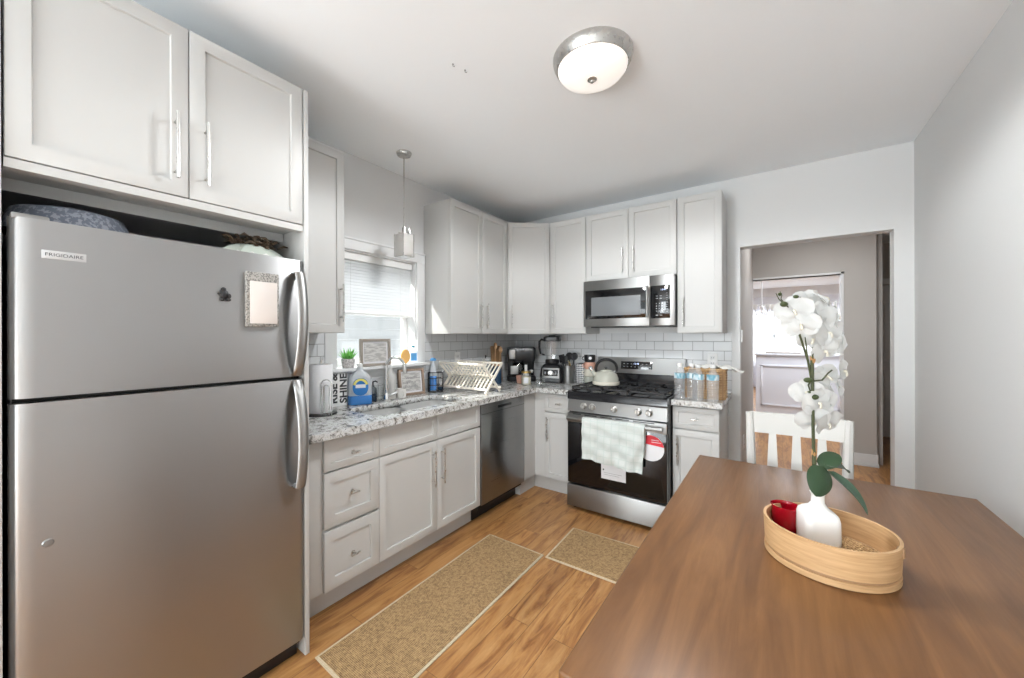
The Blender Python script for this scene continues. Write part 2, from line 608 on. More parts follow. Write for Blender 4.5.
# unseen rear window, added to go with the fill light behind the camera
b = B()
for x0, x1, z0, z1 in ((.2, .27, .75, 2.35), (2.53, 2.6, .75, 2.35), (.2, 2.6, .75, .82), (.2, 2.6, 2.28, 2.35), (1.37, 1.43, .82, 2.28), (.27, 2.53, 1.5, 1.55)):
    b.box(x0, x1, YF - .09, YF - .03, z0, z1)
w = struct('window_2', b, 'white_trim')
B().box(.27, 2.53, YF - .065, YF - .06, .82, 2.28).build('window_pane', 'clear_glass', w, kind='structure')
# hall: left wall runs on from the doorway, beige far wall with an opening
struct('wall_hall_left', B().box(2.03, 2.143, .12, 2.05, 0, H), 'hall_paint')
b = B()
b.box(1.2, 2.135, 2.05, 2.17, 0, H).box(2.955, 3.235, 2.05, 2.17, 0, H).box(2.135, 2.955, 2.05, 2.17, 2.085, H)
struct('wall_hall_back', b, 'hall_paint')
b = B()
b.box(2.115, 2.137, 2.035, 2.185, 0, 2.105).box(2.953, 2.975, 2.035, 2.185, 0, 2.105).box(2.115, 2.975, 2.035, 2.185, 2.085, 2.105)
struct('trim_1', b, 'white_trim')
struct('wall_hall_right', B().box(4.3, 4.4, .12, 3.9, 0, H), 'hall_paint')
struct('wall_hall_front', B().box(3.205, 4.3, 0, .12, 0, H), 'hall_paint')
struct('wall_hall_side', B().box(3.235, 3.30, 2.17, 3.75, 0, H), 'hall_paint')
b = B()
b.box(3.25, 3.40, 3.75, 3.85, 0, H).box(4.16, 4.3, 3.75, 3.85, 0, H).box(3.40, 4.16, 3.75, 3.85, 2.1, H)
struct('wall_hall_end', b, 'hall_paint')
# far room
struct('wall_far_right', B().box(5.3, 5.4, 3.85, 9.3, 0, H), 'far_paint')
struct('wall_far_left', B().box(.3, .4, 2.17, 9.3, 0, H), 'far_paint')
b = B()
b.box(.4, 1.5, 9.1, 9.2, 0, H).box(3.9, 5.3, 9.1, 9.2, 0, H).box(1.5, 3.9, 9.1, 9.2, 0, .7).box(1.5, 3.9, 9.1, 9.2, 2.1, H)
struct('wall_far_back', b, 'far_paint')
struct('wall_far_front', B().box(3.25, 5.3, 3.86, 3.95, 0, H), 'far_paint')
struct('wall_far_near', B().box(.4, 1.2, 2.05, 2.17, 0, H), 'far_paint')
# crown moulding of the far room
b = B()
b.prism([(9.1, 2.45), (9.1, H), (8.9, H)], .4, 5.3, mtx=Matrix(((0, 0, 1, 0), (1, 0, 0, 0), (0, 1, 0, 0), (0, 0, 0, 1))))
struct('trim_2', b, 'white_trim')
b = B()
for x in (1.5, 2.3, 3.1, 3.86):
    b.box(x, x + .04, 9.1, 9.16, .7, 2.1)
for z in (.7, 1.38, 2.06):
    b.box(1.5, 3.9, 9.1, 9.16, z, z + .04)
w = struct('window_3', b, 'white_trim')
B().box(1.54, 3.86, 9.13, 9.135, .74, 2.06).build('window_pane', 'clear_glass', w, kind='structure')
# low panelled wall in the far room
hwx0, hwx1, hwy, hwz = 2.118, 3.25, 3.4, 1.11
b = B()
b.box(hwx0, hwx1, hwy, hwy + .12, 0, hwz).box(hwx0 - .02, hwx1, hwy - .025, hwy + .145, hwz, hwz + .03, .006)
for x0, x1, z0, z1 in ((2.18, 2.205, .36, .97), (3.05, 3.075, .36, .97), (2.18, 3.075, .945, .97), (2.18, 3.075, .36, .385)):
    b.box(x0, x1, hwy - .012, hwy, z0, z1, .004)
b.box(hwx0, hwx1, hwy - .014, hwy, 0, .12, .004)
struct('wall_half', b, 'half_wall_paint')
# baseboards
b = B()
b.box(2.143, 2.158, .12, 2.035, 0, .12, .004).box(2.143, 2.165, .12, 2.035, 0, .02, .004)
struct('baseboard_hall_left', b, 'white_trim')
b = B()
b.box(2.976, 3.245, 2.032, 2.05, 0, .13, .005).box(2.976, 3.25, 2.018, 2.05, 0, .03, .006).box(3.235, 3.25, 2.05, 2.17, 0, .13, .005)
struct('baseboard_hall_back', b, 'white_trim')
struct('baseboard_right', B().box(XW - .016, XW, YF, 0, 0, .13, .004), 'white_trim')
struct('baseboard_back', B().box(2.085, 2.143, -.016, 0, 0, .13, .004).box(2.143, 2.157, 0, .12, 0, .13, .004), 'white_trim')
# hallway door, six panel style
b = B()
for s_ in (3.40, 4.10):
    b.box(s_, s_ + .06, 3.735, 3.77, 0, 2.10, .004)
b.box(3.38, 4.18, 3.73, 3.77, 2.10, 2.18, .006)
struct('trim_3', b, 'white_trim')
b = B()
b.box(3.46, 4.10, 3.775, 3.81, .01, 2.09, .003)
for x0 in (3.54, 3.81):
    for z0, z1 in ((.25, .92), (1.05, 1.86)):
        b.box(x0, x0 + .21, 3.768, 3.78, z0, z1, .006)
        b.box(x0 + .03, x0 + .18, 3.762, 3.78, z0 + .03, z1 - .03, .008)
d1 = struct('door_1', b, 'white_trim')
B().ball((4.03, 3.74, .98), .028).build('door_knob', 'nickel', d1, kind='structure')
# backsplash tiling
b = B()
b.box(.012, 2.086, -.012, 0, .94, 1.43)
struct('trim_4', b, 'tile_back')
b = B()
b.box(0, .012, -2.72, 0, .94, 1.10).box(0, .012, -2.72, -2.262, 1.10, 1.43).box(0, .012, -1.402, 0, 1.10, 1.43)
struct('trim_5', b, 'tile_left')

# sink window
b = B()
cw = .085
b.box(0, .018, wy0 - cw, wy0, wz0, wz1 + cw - .015, .003).box(0, .018, wy1, wy1 + cw, wz0, wz1 + cw - .015, .003)
b.box(0, .02, wy0 - cw, wy1 + cw, wz1, wz1 + cw - .01, .003).box(0, .03, wy0 - cw - .0, wy1 + cw, wz1 + cw - .018, wz1 + cw - .004, .003)
b.box(-.16, 0, wy0, wy0 + .008, wz0, wz1).box(-.16, 0, wy1 - .008, wy1, wz0, wz1).box(-.16, 0, wy0, wy1, wz1 - .008, wz1)
fr = struct('window_1', b, 'white_trim')
b = B()
b.box(-.16, .075, wy0 - cw, wy1 + cw, wz0 + .0, wz0 + .022, .004).box(0, .018, wy0 - cw, wy1 + cw, wz0 - .05, wz0, .003)
b.build('window_sill', 'white_trim', fr, kind='structure')
b = B()
s0, s1 = wy0 + .008, wy1 - .008
for a, c in ((s0, s0 + .04), (s1 - .04, s1)):
    b.box(-.135, -.10, a, c, wz0 + .022, wz1 - .008, .003)
for a, c in ((wz0 + .022, wz0 + .075), (wz1 - .05, wz1 - .008), (1.56, 1.60)):
    b.box(-.135, -.10, s0, s1, a, c, .003)
b.build('window_sash', 'white_plastic', fr, kind='structure')
B().box(-.12, -.117, s0 + .03, s1 - .03, wz0 + .06, wz1 - .04).build('window_pane', 'clear_glass', fr, kind='structure')

# venetian blind, drawn down over the upper half
t = thing('window_blind', 'white slatted window blind half lowered over the sink window', 'blind', (-.055, (s0 + s1) / 2, 1.56))
hw_ = (s1 - s0) / 2 - .006
B().box(-.028, .028, -hw_, hw_, .385, .437, .003).build('headrail', 'white_plastic', t)
b = B()
nsl = 17
for i in range(nsl):
    z = .03 + i * (.35 / (nsl - 1))
    b.box(-.0225, .0225, -hw_, hw_, -.0014, .0014, mtx=Matrix.Translation((0, 0, z)) @ Matrix.Rotation(R(51.7), 4, 'Y'))
b.build('slats', 'blind_slat', t)
B().box(-.02, .02, -hw_, hw_, 0, .016, .003).build('bottom_rail', 'white_plastic', t)
for y in (-.22, .22):
    B().tube([(.024, y, .008), (.024, y, .39)], .0012, 6).build('ladder_cord', 'white_plastic', t)

# ------------------------------------------------------------------ cabinetry
def shaker(x0, x1, z0, z1, rail=.057, th=.02, rec=.009):
    """one shaker door or drawer front, its face at y = 0 and its back at y = th"""
    t = bmesh.new()
    bmesh.ops.create_cube(t, size=1)
    for v in t.verts:
        v.co = Vector(((x0 + x1) / 2 + v.co.x * (x1 - x0), th / 2 + v.co.y * th, (z0 + z1) / 2 + v.co.z * (z1 - z0)))
    bmesh.ops.bevel(t, geom=t.edges[:], offset=.0018, segments=2, affect='EDGES', profile=.5)
    t.faces.ensure_lookup_table()
    f = max((f for f in t.faces if f.normal.y < -.99), key=lambda f: f.calc_area())
    bmesh.ops.inset_region(t, faces=[f], thickness=rail, depth=0)
    bmesh.ops.inset_region(t, faces=[f], thickness=.004, depth=-rec * .0)
    for v in f.verts:
        v.co.y += rec
    bmesh.ops.recalc_face_normals(t, faces=t.faces)
    b = B()
    b.merge(t)
    return b

def bar_handle(x, z0, z1, r=.0055, off=.034):
    b = B()
    b.tube([(x, -off, z0), (x, -off, z1)], r, 12)
    for z in (z0 + .028, z1 - .028):
        b.tube([(x, -off, z), (x, .001, z)], r * .8, 10)
    return b

def tee_knob(x, z, w=.05):
    b = B()
    b.tube([(x - w / 2, -.030, z), (x + w / 2, -.030, z)], .0058, 12)
    b.tube([(x, -.030, z), (x, .001, z)], .0052, 10)
    b.lathe([(0, 0), (.009, 0), (.009, .003), (0, .003)], (x, 0.0, z), 16, Matrix.Rotation(R(90), 4, 'X'))
    return b

def cabinet(name, label, loc, rz, w, h, depth, fronts, toe=0.0, body=None, gap=.0015, lx=0.0):
    """local x to the right along the face, y into the cabinet, z up; fronts face -y"""
    t = thing(name, label, 'cabinet', loc, rz)
    b = body or B()
    if not body:
        b.box(-lx, w, .02, depth, toe, h, .001)
        if toe:
            b.box(-lx, w, .095, depth, 0, toe)
    b.build('body', 'cabinet_white', t)
    for f in fronts:
        kind, x0, x1, z0, z1 = f[:5]
        hd = f[5] if len(f) > 5 else None
        rail = .064 if kind == 'door' else (.074 if z1 - z0 > .25 else .046)
        d = shaker(x0 + gap, x1 - gap, z0 + gap, z1 - gap, rail).build('drawer' if kind != 'door' else 'door', 'cabinet_white', t)
        if kind == 'panel':
            d.name = 'false_front'
        if hd:
            if hd[0] == 'bar':
                bar_handle(hd[1], hd[2], hd[3]).build('handle', 'nickel', d)
            else:
                tee_knob(hd[1], hd[2]).build('knob', 'nickel', d)
    return t

XB, YB = .591, -.602
CT0, CT = .904, .944                  # worktop underside and top
LZ = R(90)
# left run, faces +x: local x = world y, local y = -world x
cabinet('base_cabinet', 'white drawer base cabinet with three drawers next to the refrigerator', (XB, -2.609, 0), LZ, .323, CT0, XB - .002, [
    ('drawer', 0, .323, .735, .892, ('tee', .158, .805)),
    ('drawer', 0, .323, .452, .728, ('tee', .155, .600)),
    ('drawer', 0, .323, .142, .440, ('tee', .157, .280))], .139, lx=.085)
cabinet('base_cabinet', 'wide white two-door base cabinet under the sink', (XB, -2.286, 0), LZ, .899, CT0, XB - .002, [
    ('panel', 0, .450, .735, .892), ('panel', .450, .899, .735, .892),
    ('door', 0, .450, .142, .728, ('bar', .402, .445, .672)),
    ('door', .450, .899, .142, .728, ('bar', .488, .445, .672))], .139,
    body=B().box(0, .899, .02, .05, .139, CT0, .001).box(0, .02, .05, .58, .139, CT0).box(.879, .899, .05, .58, .139, CT0).box(0, .899, .05, .58, .139, .16).box(0, .899, .57, .588, .139, CT0).box(0, .899, .095, .58, 0, .139))
# corner: filler beside the dishwasher and blind cabinet in the back run
t = thing('corner_base_cabinet', 'plain white corner base unit between dishwasher and stove-side drawer cabinet', 'cabinet', (0, 0, 0))
b = B()
b.prism([(.002, -.002), (.698, -.002), (.698, YB + .02), (XB - .001, YB + .02), (XB - .001, -.765), (.002, -.765)], .139, CT0)
b.prism([(.002, -.002), (.698, -.002), (.698, -.507), (.54, -.507), (.54, -.765), (.002, -.765)], 0, .139)
b.build('body', 'cabinet_white', t)
cabinet('base_cabinet', 'narrow white base cabinet with one drawer and one door left of the stove', (.700, YB, 0), 0, .288, CT0, .598, [
    ('drawer', 0, .288, .735, .892, ('tee', .15, .812)),
    ('door', 0, .288, .142, .728, ('bar', .034, .47, .69))], .139)
cabinet('base_cabinet', 'white base cabinet with drawer and door right of the stove under the water bottles', (1.762, YB, 0), 0, .298, CT0, .598, [
    ('drawer', 0, .298, .735, .892, ('tee', .15, .812)),
    ('door', 0, .298, .142, .728, ('bar', .035, .47, .69))], .139)

# upper cabinets
ZU, ZT = 1.4255, 2.492
hU = ZT - ZU
cabinet('wall_cabinet', 'tall white wall cabinet between the refrigerator cabinet and the window', (.307, -2.712, ZU), LZ, .397, hU, .305,
        [('door', 0, .397, 0, hU, ('bar', .368, .065, .285))])
cabinet('wall_cabinet', 'white two-door wall cabinet on the window wall, over the dish rack', (.307, -1.398, ZU), LZ, .787, hU, .305, [
    ('door', 0, .402, 0, hU, ('bar', .361, .05, .27)),
    ('door', .402, .787, 0, hU, ('bar', .449, .05, .27))])
# diagonal corner cabinet
p0, p1 = Vector((.307, -.609)), Vector((.612, -.331))
dv = p1 - p0
da = math.atan2(dv.y, dv.x)
dl = dv.length
t = thing('corner_wall_cabinet', 'white diagonal wall cabinet in the corner above the coffee maker', 'cabinet', (p0.x, p0.y, ZU), da)
def tolocal(x, y):
    v = Vector((x - p0.x, y - p0.y))
    return (v.x * math.cos(-da) - v.y * math.sin(-da), v.x * math.sin(-da) + v.y * math.cos(-da))
B().prism([tolocal(*q) for q in ((.290, -.607), (.598, -.317), (.610, -.317), (.610, -.002), (.002, -.002), (.002, -.607))], 0, hU).build('body', 'cabinet_white', t)
d = shaker(.006, dl - .006, .0015, hU - .0015).build('door', 'cabinet_white', t)
bar_handle(.04, .05, .27).build('handle', 'nickel', d)
YU = -.331
cabinet('wall_cabinet', 'white single-door wall cabinet between the corner cabinet and the microwave', (.616, YU, ZU), 0, .362, hU, .329,
        [('door', 0, .362, 0, hU, ('bar', .038, .065, .285))])
cabinet('wall_cabinet', 'short white two-door wall cabinet above the microwave', (.981, YU, 1.896), 0, .760, ZT - 1.896, .329, [
    ('door', 0, .380, 0, ZT - 1.896, ('bar', .335, .05, .262)),
    ('door', .380, .760, 0, ZT - 1.896, ('bar', .426, .05, .262))])
cabinet('wall_cabinet', 'tall white single-door wall cabinet right of the microwave', (1.744, YU, ZU), 0, .308, hU, .329,
        [('door', 0, .308, 0, hU, ('bar', .045, .05, .28))])
# deep cabinet over the refrigerator with its two tall side panels
xo = .702
OB = 1.893
t = cabinet('refrigerator_cabinet', 'deep white two-door cabinet over the refrigerator with tall side panels', (xo, -3.573, 0), LZ, .808, ZT, xo - .002, [
    ('door', 0, .404, OB, ZT, ('bar', .365, 1.945, 2.172)),
    ('door', .404, .808, OB, ZT, ('bar', .452, 1.945, 2.172))],
    body=B().box(0, .808, .02, .70, OB - .012, ZT).box(0, .808, .004, .04, OB - .028, OB - .002).box(0, .808, .185, .205, OB - .05, OB - .01))
B().box(.812, .832, .0, .70, .0, ZT, .001).build('side_panel', 'cabinet_white', t)
B().box(-.052, -.004, -.006, .70, .0, ZT, .001).build('side_panel', 'cabinet_white', t)

# ------------------------------------------------------------------ worktops
def boolean_cut(o, cut):
    md = o.modifiers.new('b', 'BOOLEAN')
    md.object = cut
    md.operation = 'DIFFERENCE'
    md.solver = 'EXACT'
    dg = bpy.context.evaluated_depsgraph_get()
    me = bpy.data.meshes.new_from_object(o.evaluated_get(dg))
    o.modifiers.clear()
    o.data = me
    bpy.data.objects.remove(cut)

def rrect(x0, x1, y0, y1, r, n=6):
    pts = []
    for cx, cy, a0 in ((x1 - r, y1 - r, 0), (x0 + r, y1 - r, 90), (x0 + r, y0 + r, 180), (x1 - r, y0 + r, 270)):
        for i in range(n + 1):
            a = R(a0 + 90 * i / n)
            pts.append((cx + r * math.cos(a), cy + r * math.sin(a)))
    return pts

b = B()
b.prism([(.013, -2.708), (.640, -2.708), (.640, -.648), (.9895, -.648), (.9895, -.013), (.013, -.013)], CT0, CT, .004)
ct = b.build('worktop', 'granite', None, smooth=False)
tag(ct, 'speckled granite worktop running from refrigerator round the corner to the stove', 'countertop')
SX0, SX1, SY0, SY1, SYM = .175, .530, -2.245, -1.455, -1.850
cut = B().prism(rrect(SX0, SX1, SY0, SY1, .07), .8, 1.0).build('cut', 'granite')
boolean_cut(ct, cut)
b = B()
b.prism([(1.762, -.648), (2.082, -.648), (2.082, -.013), (1.762, -.013)], CT0, CT, .004)
tag(b.build('worktop', 'granite', None, smooth=False), 'short granite worktop piece right of the stove under water bottles', 'countertop')

# sink: two bowls hung under the worktop
t = thing('kitchen_sink', 'stainless double bowl sink set in the granite below the window', 'sink', ((SX0 + SX1) / 2, (SY0 + SY1) / 2, CT0))
cx_, cy_ = (SX0 + SX1) / 2, (SY0 + SY1) / 2
for nm, y0, y1 in (('bowl', SY0, SYM - .012), ('bowl', SYM + .012, SY1)):
    g = []
    lv = [(.0, -.002, 0.075), (.0, -.03, .07), (.006, -.16, .065), (.03, -.182, .05), (.10, -.186, .03)]
    for ins, z, r in lv:
        g.append([(x - cx_, y - cy_, z) for x, y in rrect(SX0 + ins, SX1 - ins, y0 + ins, y1 - ins, max(r, .012), 6)])
    bb = bmesh.new()
    rings = [[bb.verts.new(p) for p in row] for row in g]
    n = len(rings[0])
    for a, c in zip(rings, rings[1:]):
        for i in range(n):
            bb.faces.new((a[i], c[i], c[(i + 1) % n], a[(i + 1) % n]))
    bb.faces.new(rings[-1])
    bmesh.ops.recalc_face_normals(bb, faces=bb.faces)
    bmesh.ops.reverse_faces(bb, faces=bb.faces)
    b = B()
    b.merge(bb)
    bw = b.build(nm, 'sink_steel', t)
    B().lathe([(0, .004), (.018, .004), (.04, .006), (.045, .001), (.045, 0)], (0, (y0 + y1) / 2 - cy_, -.186), 24).build('drain', 'chrome', bw)
B().box(SX0 - cx_, SX1 - cx_, SYM - .012 - cy_, SYM + .012 - cy_, -.022, -.004, .006).build('divider', 'sink_steel', t)

# faucet
fx, fy = .115, -1.868
t = thing('faucet', 'chrome gooseneck pull-down kitchen faucet behind the sink', 'faucet', (fx, fy, CT))
B().lathe([(0, 0), (.028, 0), (.028, .006), (.022, .01), (.020, .05), (.018, .055), (0, .055)], n=24).build('base', 'chrome', t)
B().tube([(0, 0, .05), (0, 0, .245)], .009, 14).build('neck', 'chrome', t)
pts = [(0, 0, .24)]
for i in range(15):
    a = R(180 - 165 * i / 14)
    pts.append((.085 + .085 * math.cos(a), .02 * i / 14, .25 + .062 * math.sin(a)))
B().tube(pts, .010, 14).build('spout', 'chrome', t)
e = pts[-1]
B().tube([e, (e[0] + .008, e[1], e[2] - .035), (e[0] + .012, e[1], e[2] - .06)], [.0125, .014, .012], 14).build('spray_head', 'nickel', t)
B().tube([(0, .018, .035), (0, .045, .04), (.03, .075, .055)], [.008, .006, .005], 10).build('lever', 'chrome', t)

# ------------------------------------------------------------------ refrigerator
FX = .7076
FY0, FY1 = -3.567, -2.765
t = thing('refrigerator', 'large stainless steel top-freezer refrigerator at left', 'refrigerator', (0, 0, 0))
B().box(.06, .655, FY0 + .005, FY1 - .003, .03, 1.722, .004).build('body', 'steel_dark', t)
def fdoor(z0, z1):
    r = .035
    pts = [(.66, FY1), (.66, FY0)]
    n = 8
    for i in range(n + 1):
        a = R(180 + 90 * (1 - i / n))
        pts.append((FX - r - r * math.cos(a) * 1.0 - 0, FY0 + .048 + .048 * math.sin(a) * 1.0))
    pts = [(.66, FY1), (.66, FY0)]
    for i in range(n + 1):
        a = R(90 * i / n)
        pts.append((FX - .028 + .028 * math.sin(a), FY0 + .05 - .05 * math.cos(a)))
    for i in range(n + 1):
        a = R(90 * i / n)
        pts.append((FX - .02 + .02 * math.cos(a), FY1 - .022 + .022 * math.sin(a)))
    # drop the doubled back corners
    return B().prism(pts, z0, z1, .002)
fz, fg = 1.734, 1.2257
dU = fdoor(fg + .007, fz).build('freezer_door', 'steel', t, ang=25)
dL = fdoor(.085, fg - .007).build('refrigerator_door', 'steel', t, ang=25)
B().box(.64, .668, FY0 + .008, FY1 - .004, .05, fz - .01).build('gasket', 'dark_gap', t)
B().box(.10, .66, FY0 + .01, FY1 - .01, .0, .075, .004).build('toe_grille', 'black_plastic', t)
B().box(.60, .70, FY0 + .005, FY0 + .075, fz - .006, fz + .012, .004).build('hinge_cover', 'steel_bright', t)
def fhandle(z0, z1, bulge_up):
    pts, rr = [], []
    n = 18
    for i in range(n + 1):
        s_ = i / n
        z = z0 + (z1 - z0) * s_
        k = s_ if bulge_up else 1 - s_
        # far end stands well off the door, the end at the door gap lies close
        x = FX + .006 + .056 * math.sin(PI * min(1, .12 + .88 * (s_ if bulge_up else 1 - s_)) ) ** .7
        pts.append((x, FY1 - .034, z))
        rr.append(.0165)
    b = B()
    pts = [(FX - .004, FY1 - .034, pts[0][2])] + pts + [(FX - .004, FY1 - .034, pts[-1][2])]
    rr = [.0165] + rr + [.0165]
    b.tube(pts, rr, 14, flat=(1.3, .55))
    return b
fhandle(fg + .015, 1.672, False).build('handle', 'steel_bright', dU)
fhandle(.765, fg - .015, True).build('handle', 'steel_bright', dL)
B().box(FX - .001, FX + .002, -3.508, -3.421, 1.626, 1.650, .0008).build('badge', 'sticker_grey', dU)
RX = Euler((R(90), 0, R(90)))
lettering('lettering', 'FRIGIDAIRE', .013, 'ink', dU, (FX + .002, -3.4645, 1.638), RX, .074, .0004)
B().lathe([(0, 0), (.012, 0), (.010, .003), (0, .004)], (FX, -3.497, .818), 16, Matrix.Rotation(R(90), 4, 'Y')).build('sensor_dot', 'steel_bright', dL)

# magnets on the freezer door
t = thing('fridge_magnet', 'small black animal-shaped magnet on the freezer door', 'magnet', (FX, -3.066, 1.556))
b = B()
b.ball((.006, .0, .006), .017, (.3, .8, 1)).ball((.006, -.003, .024), .009, (.4, 1, .9)).ball((.006, -.014, .008), .008, (.4, 1.2, .6)).ball((.006, .014, .0), .008, (.4, 1, 1.3))
b.ball((.006, -.008, -.013), .007, (.4, 1, 1)).ball((.006, .012, -.014), .0075, (.4, 1.3, .8))
b.build('figure', 'black_plastic', t)
t = thing('magnetic_notepad', 'upright pinkish notepad with glittery grey frame on the freezer door', 'notepad', (FX, -2.938, 1.443))
B().box(0, .020, -.060, .060, 0, .215, .003).build('frame', 'glitter', t)
B().box(.018, .0235, -.048, .052, .012, .178, .001).build('paper_pad', 'paper_pad', t)

# things on the refrigerator
t = thing('serving_bowl', 'blue grey speckled bowl lying upside down on the refrigerator', 'bowl', (.50, -3.43, 1.7225))
B().lathe([(.17, 0), (.178, .004), (.172, .030), (.15, .075), (.10, .088), (.05, .09), (.05, .098), (.044, .098), (.04, .09), (0, .09)], n=40, sx=.85, sy=.85).build('bowl_body', 'speckle_blue', t)
t = thing('dried_wreath', 'brown twig and leaf wreath with pale ruffled cloth on the refrigerator', 'wreath', (.545, -2.905, 1.7225))
t.scale = (1, 1.12, 1.35)
g = []
for i in range(9):
    row = []
    for j in range(36):
        a = 2 * PI * j / 35
        r_ = .04 + .085 * i / 8
        row.append((r_ * math.cos(a) * .75, r_ * math.sin(a) * 1.05, .055 - .045 * (i / 8) ** 1.5 + .009 * (i / 8) * math.sin(a * 9)))
    g.append(row)
B().sheet(g, .003).build('ruffled_cloth', 'mint_cloth', t)
b = B()
rim = []
for j in range(72):
    a = 2 * PI * j / 72
    rim.append(((.125 * math.cos(a)) * .78, .125 * math.sin(a) * 1.07, .012 + .006 * math.sin(a * 18)))
b.tube(rim, .006, 6, closed=True)
b.build('lace_edge', 'white_lace', t)
b = B()
for k in range(60):
    a = random.uniform(0, 2 * PI)
    r0 = random.uniform(.02, .07)
    z = random.uniform(.045, .075)
    p = Vector((r0 * math.cos(a), r0 * math.sin(a) * 1.3, z))
    q = p + Vector((random.uniform(-.03, .03), random.uniform(-.05, .05), random.uniform(-.004, .012)))
    b.tube([p, (p + q) / 2 + Vector((0, 0, .006)), q], [.004, .009, .001], 5, flat=(1, .5))
b.build('twigs', 'dry_leaf', t)

# ------------------------------------------------------------------ dishwasher
t = thing('dishwasher', 'stainless steel dishwasher between sink cabinet and corner', 'dishwasher', (XB, -1.384, 0), LZ)
B().box(.004, .606, .03, .56, .10, .895).build('body', 'dark_gap', t)
d = B().box(.004, .606, -.006, .03, .135, .888, .005).build('door', 'steel_dark', t)
B().box(.006, .604, -.0075, .0, .815, .817).build('panel_seam', 'dark_gap', d)
b = B()
b.box(.215, .400, -.012, -.004, .838, .860, .004)
b.build('pocket_handle', 'black_plastic', d)
for x in (.43, .47, .50):
    B().lathe([(0, 0), (.006, 0), (.006, .002), (0, .002)], (x, -.006, .85), 12, Matrix.Rotation(R(90), 4, 'X')).build('button', 'steel_bright', d)
B().box(.004, .606, .09, .50, 0, .125, .003).build('toe_panel', 'black_plastic', t)

# ------------------------------------------------------------------ stove
RX0, RY = .993, -.742
RW = .764
t = thing('gas_stove', 'stainless and black freestanding gas stove with a towel on its handle', 'stove', (RX0, RY, 0))
b = B()
b.box(.004, RW - .004, .03, .728, .03, .90, .002)
b.build('body', 'black_enamel', t)
b = B()
for x in (.04, RW - .04):
    for y in (.06, .68):
        B().tube([(x, y, 0), (x, y, .035)], .018, 12).build('foot', 'black_plastic', t)
B().box(.002, RW - .002, -.020, .03, .032, .208, .006).build('storage_drawer', 'steel_bright', t)
d = B().box(.002, RW - .002, -.006, .03, .216, .782, .004).build('oven_door', 'oven_glass', t)
B().box(.002, RW - .002, -.0095, .028, .708, .784, .003).build('door_top_rail', 'steel_bright', d)
b = B()
for i, (x0, x1) in enumerate(((.05, .12), (.15, .25), (.28, .37), (.40, .50), (.53, .68))):
    b.box(x0, x1, -.0105, -.006, .772, .7785)
b.build('vent_slots', 'dark_gap', d)
b = B()
b.tube([(.02, -.055, .748), (RW - .02, -.055, .748)], .0165, 18)
for x in (.045, RW - .045):
    b.box(x - .012, x + .012, -.055, -.004, .737, .759, .004)
b.build('handle', 'steel_bright', d)
B().prism([(-.004, .795), (.03, .795), (.06, .892), (.010, .892)], .002, RW - .002, mtx=Matrix(((0, 0, 1, 0), (1, 0, 0, 0), (0, 1, 0, 0), (0, 0, 0, 1)))).build('control_panel', 'steel_bright', t)
tilt = Matrix.Rotation(R(90 + 8), 4, 'X')
for kx in (.139, .211, .384, .564, .641):
    k = B().lathe([(.026, -.002), (.026, .004), (.021, .007), (.0185, .026), (.016, .028), (0, .028)], (kx, -.0005, .846), 24, Matrix.Rotation(R(90), 4, 'X') ).build('knob', 'nickel', t)
    B().box(kx - .004, kx + .004, -.034, -.027, .832, .860, .002).build('grip', 'steel_bright', k)
b = B()
b.prism([(-.002, .892), (.72, .892), (.72, .958), (.02, .958), (.004, .952), (-.002, .935)], 0, RW, mtx=Matrix(((0, 0, 1, 0), (1, 0, 0, 0), (0, 1, 0, 0), (0, 0, 0, 1))))
b.build('cooktop', 'black_enamel', t)
for bx, by, br_ in ((.16, .19, .042), (.16, .48, .036), (.382, .33, .046), (.60, .19, .046), (.60, .48, .034)):
    k = B().lathe([(0, .957), (br_ + .012, .957), (br_ + .012, .964), (br_, .970), (br_, .974), (br_ * .85, .978), (0, .979)], (bx, by, 0), 24).build('burner', 'cast_iron', t)
for gx0, gx1 in ((.02, .28), (.285, .479), (.484, .744)):
    b = B()
    y0, y1, zt = .035, .60, .992
    def bar(xa, ya, xb, yb, w=.006):
        if xa == xb:
            b.box(xa - w, xa + w, ya, yb, zt - .014, zt, .002, 1)
        else:
            b.box(xa, xb, ya - w, ya + w, zt - .014, zt, .002, 1)
    for x in (gx0 + .006, gx1 - .006):
        bar(x, y0, x, y1)
    for y in (y0 + .006, (y0 + y1) / 2, y1 - .006):
        bar(gx0, y, gx1, y)
    xm = (gx0 + gx1) / 2
    for ya, yb in ((y0, y0 + .10), (y0 + .19, y0 + .38), (y1 - .10, y1)):
        bar(xm, ya, xm, yb, .005)
    for yy in (.19, .48):
        bar(gx0, yy, xm - .045, yy, .005)
        bar(xm + .045, yy, gx1, yy, .005)
    for x in (gx0 + .008, gx1 - .008):
        for y in (y0 + .008, (y0 + y1) / 2, y1 - .008):
            b.box(x - .006, x + .006, y - .006, y + .006, .957, zt - .01)
    b.build('grate', 'cast_iron', t)
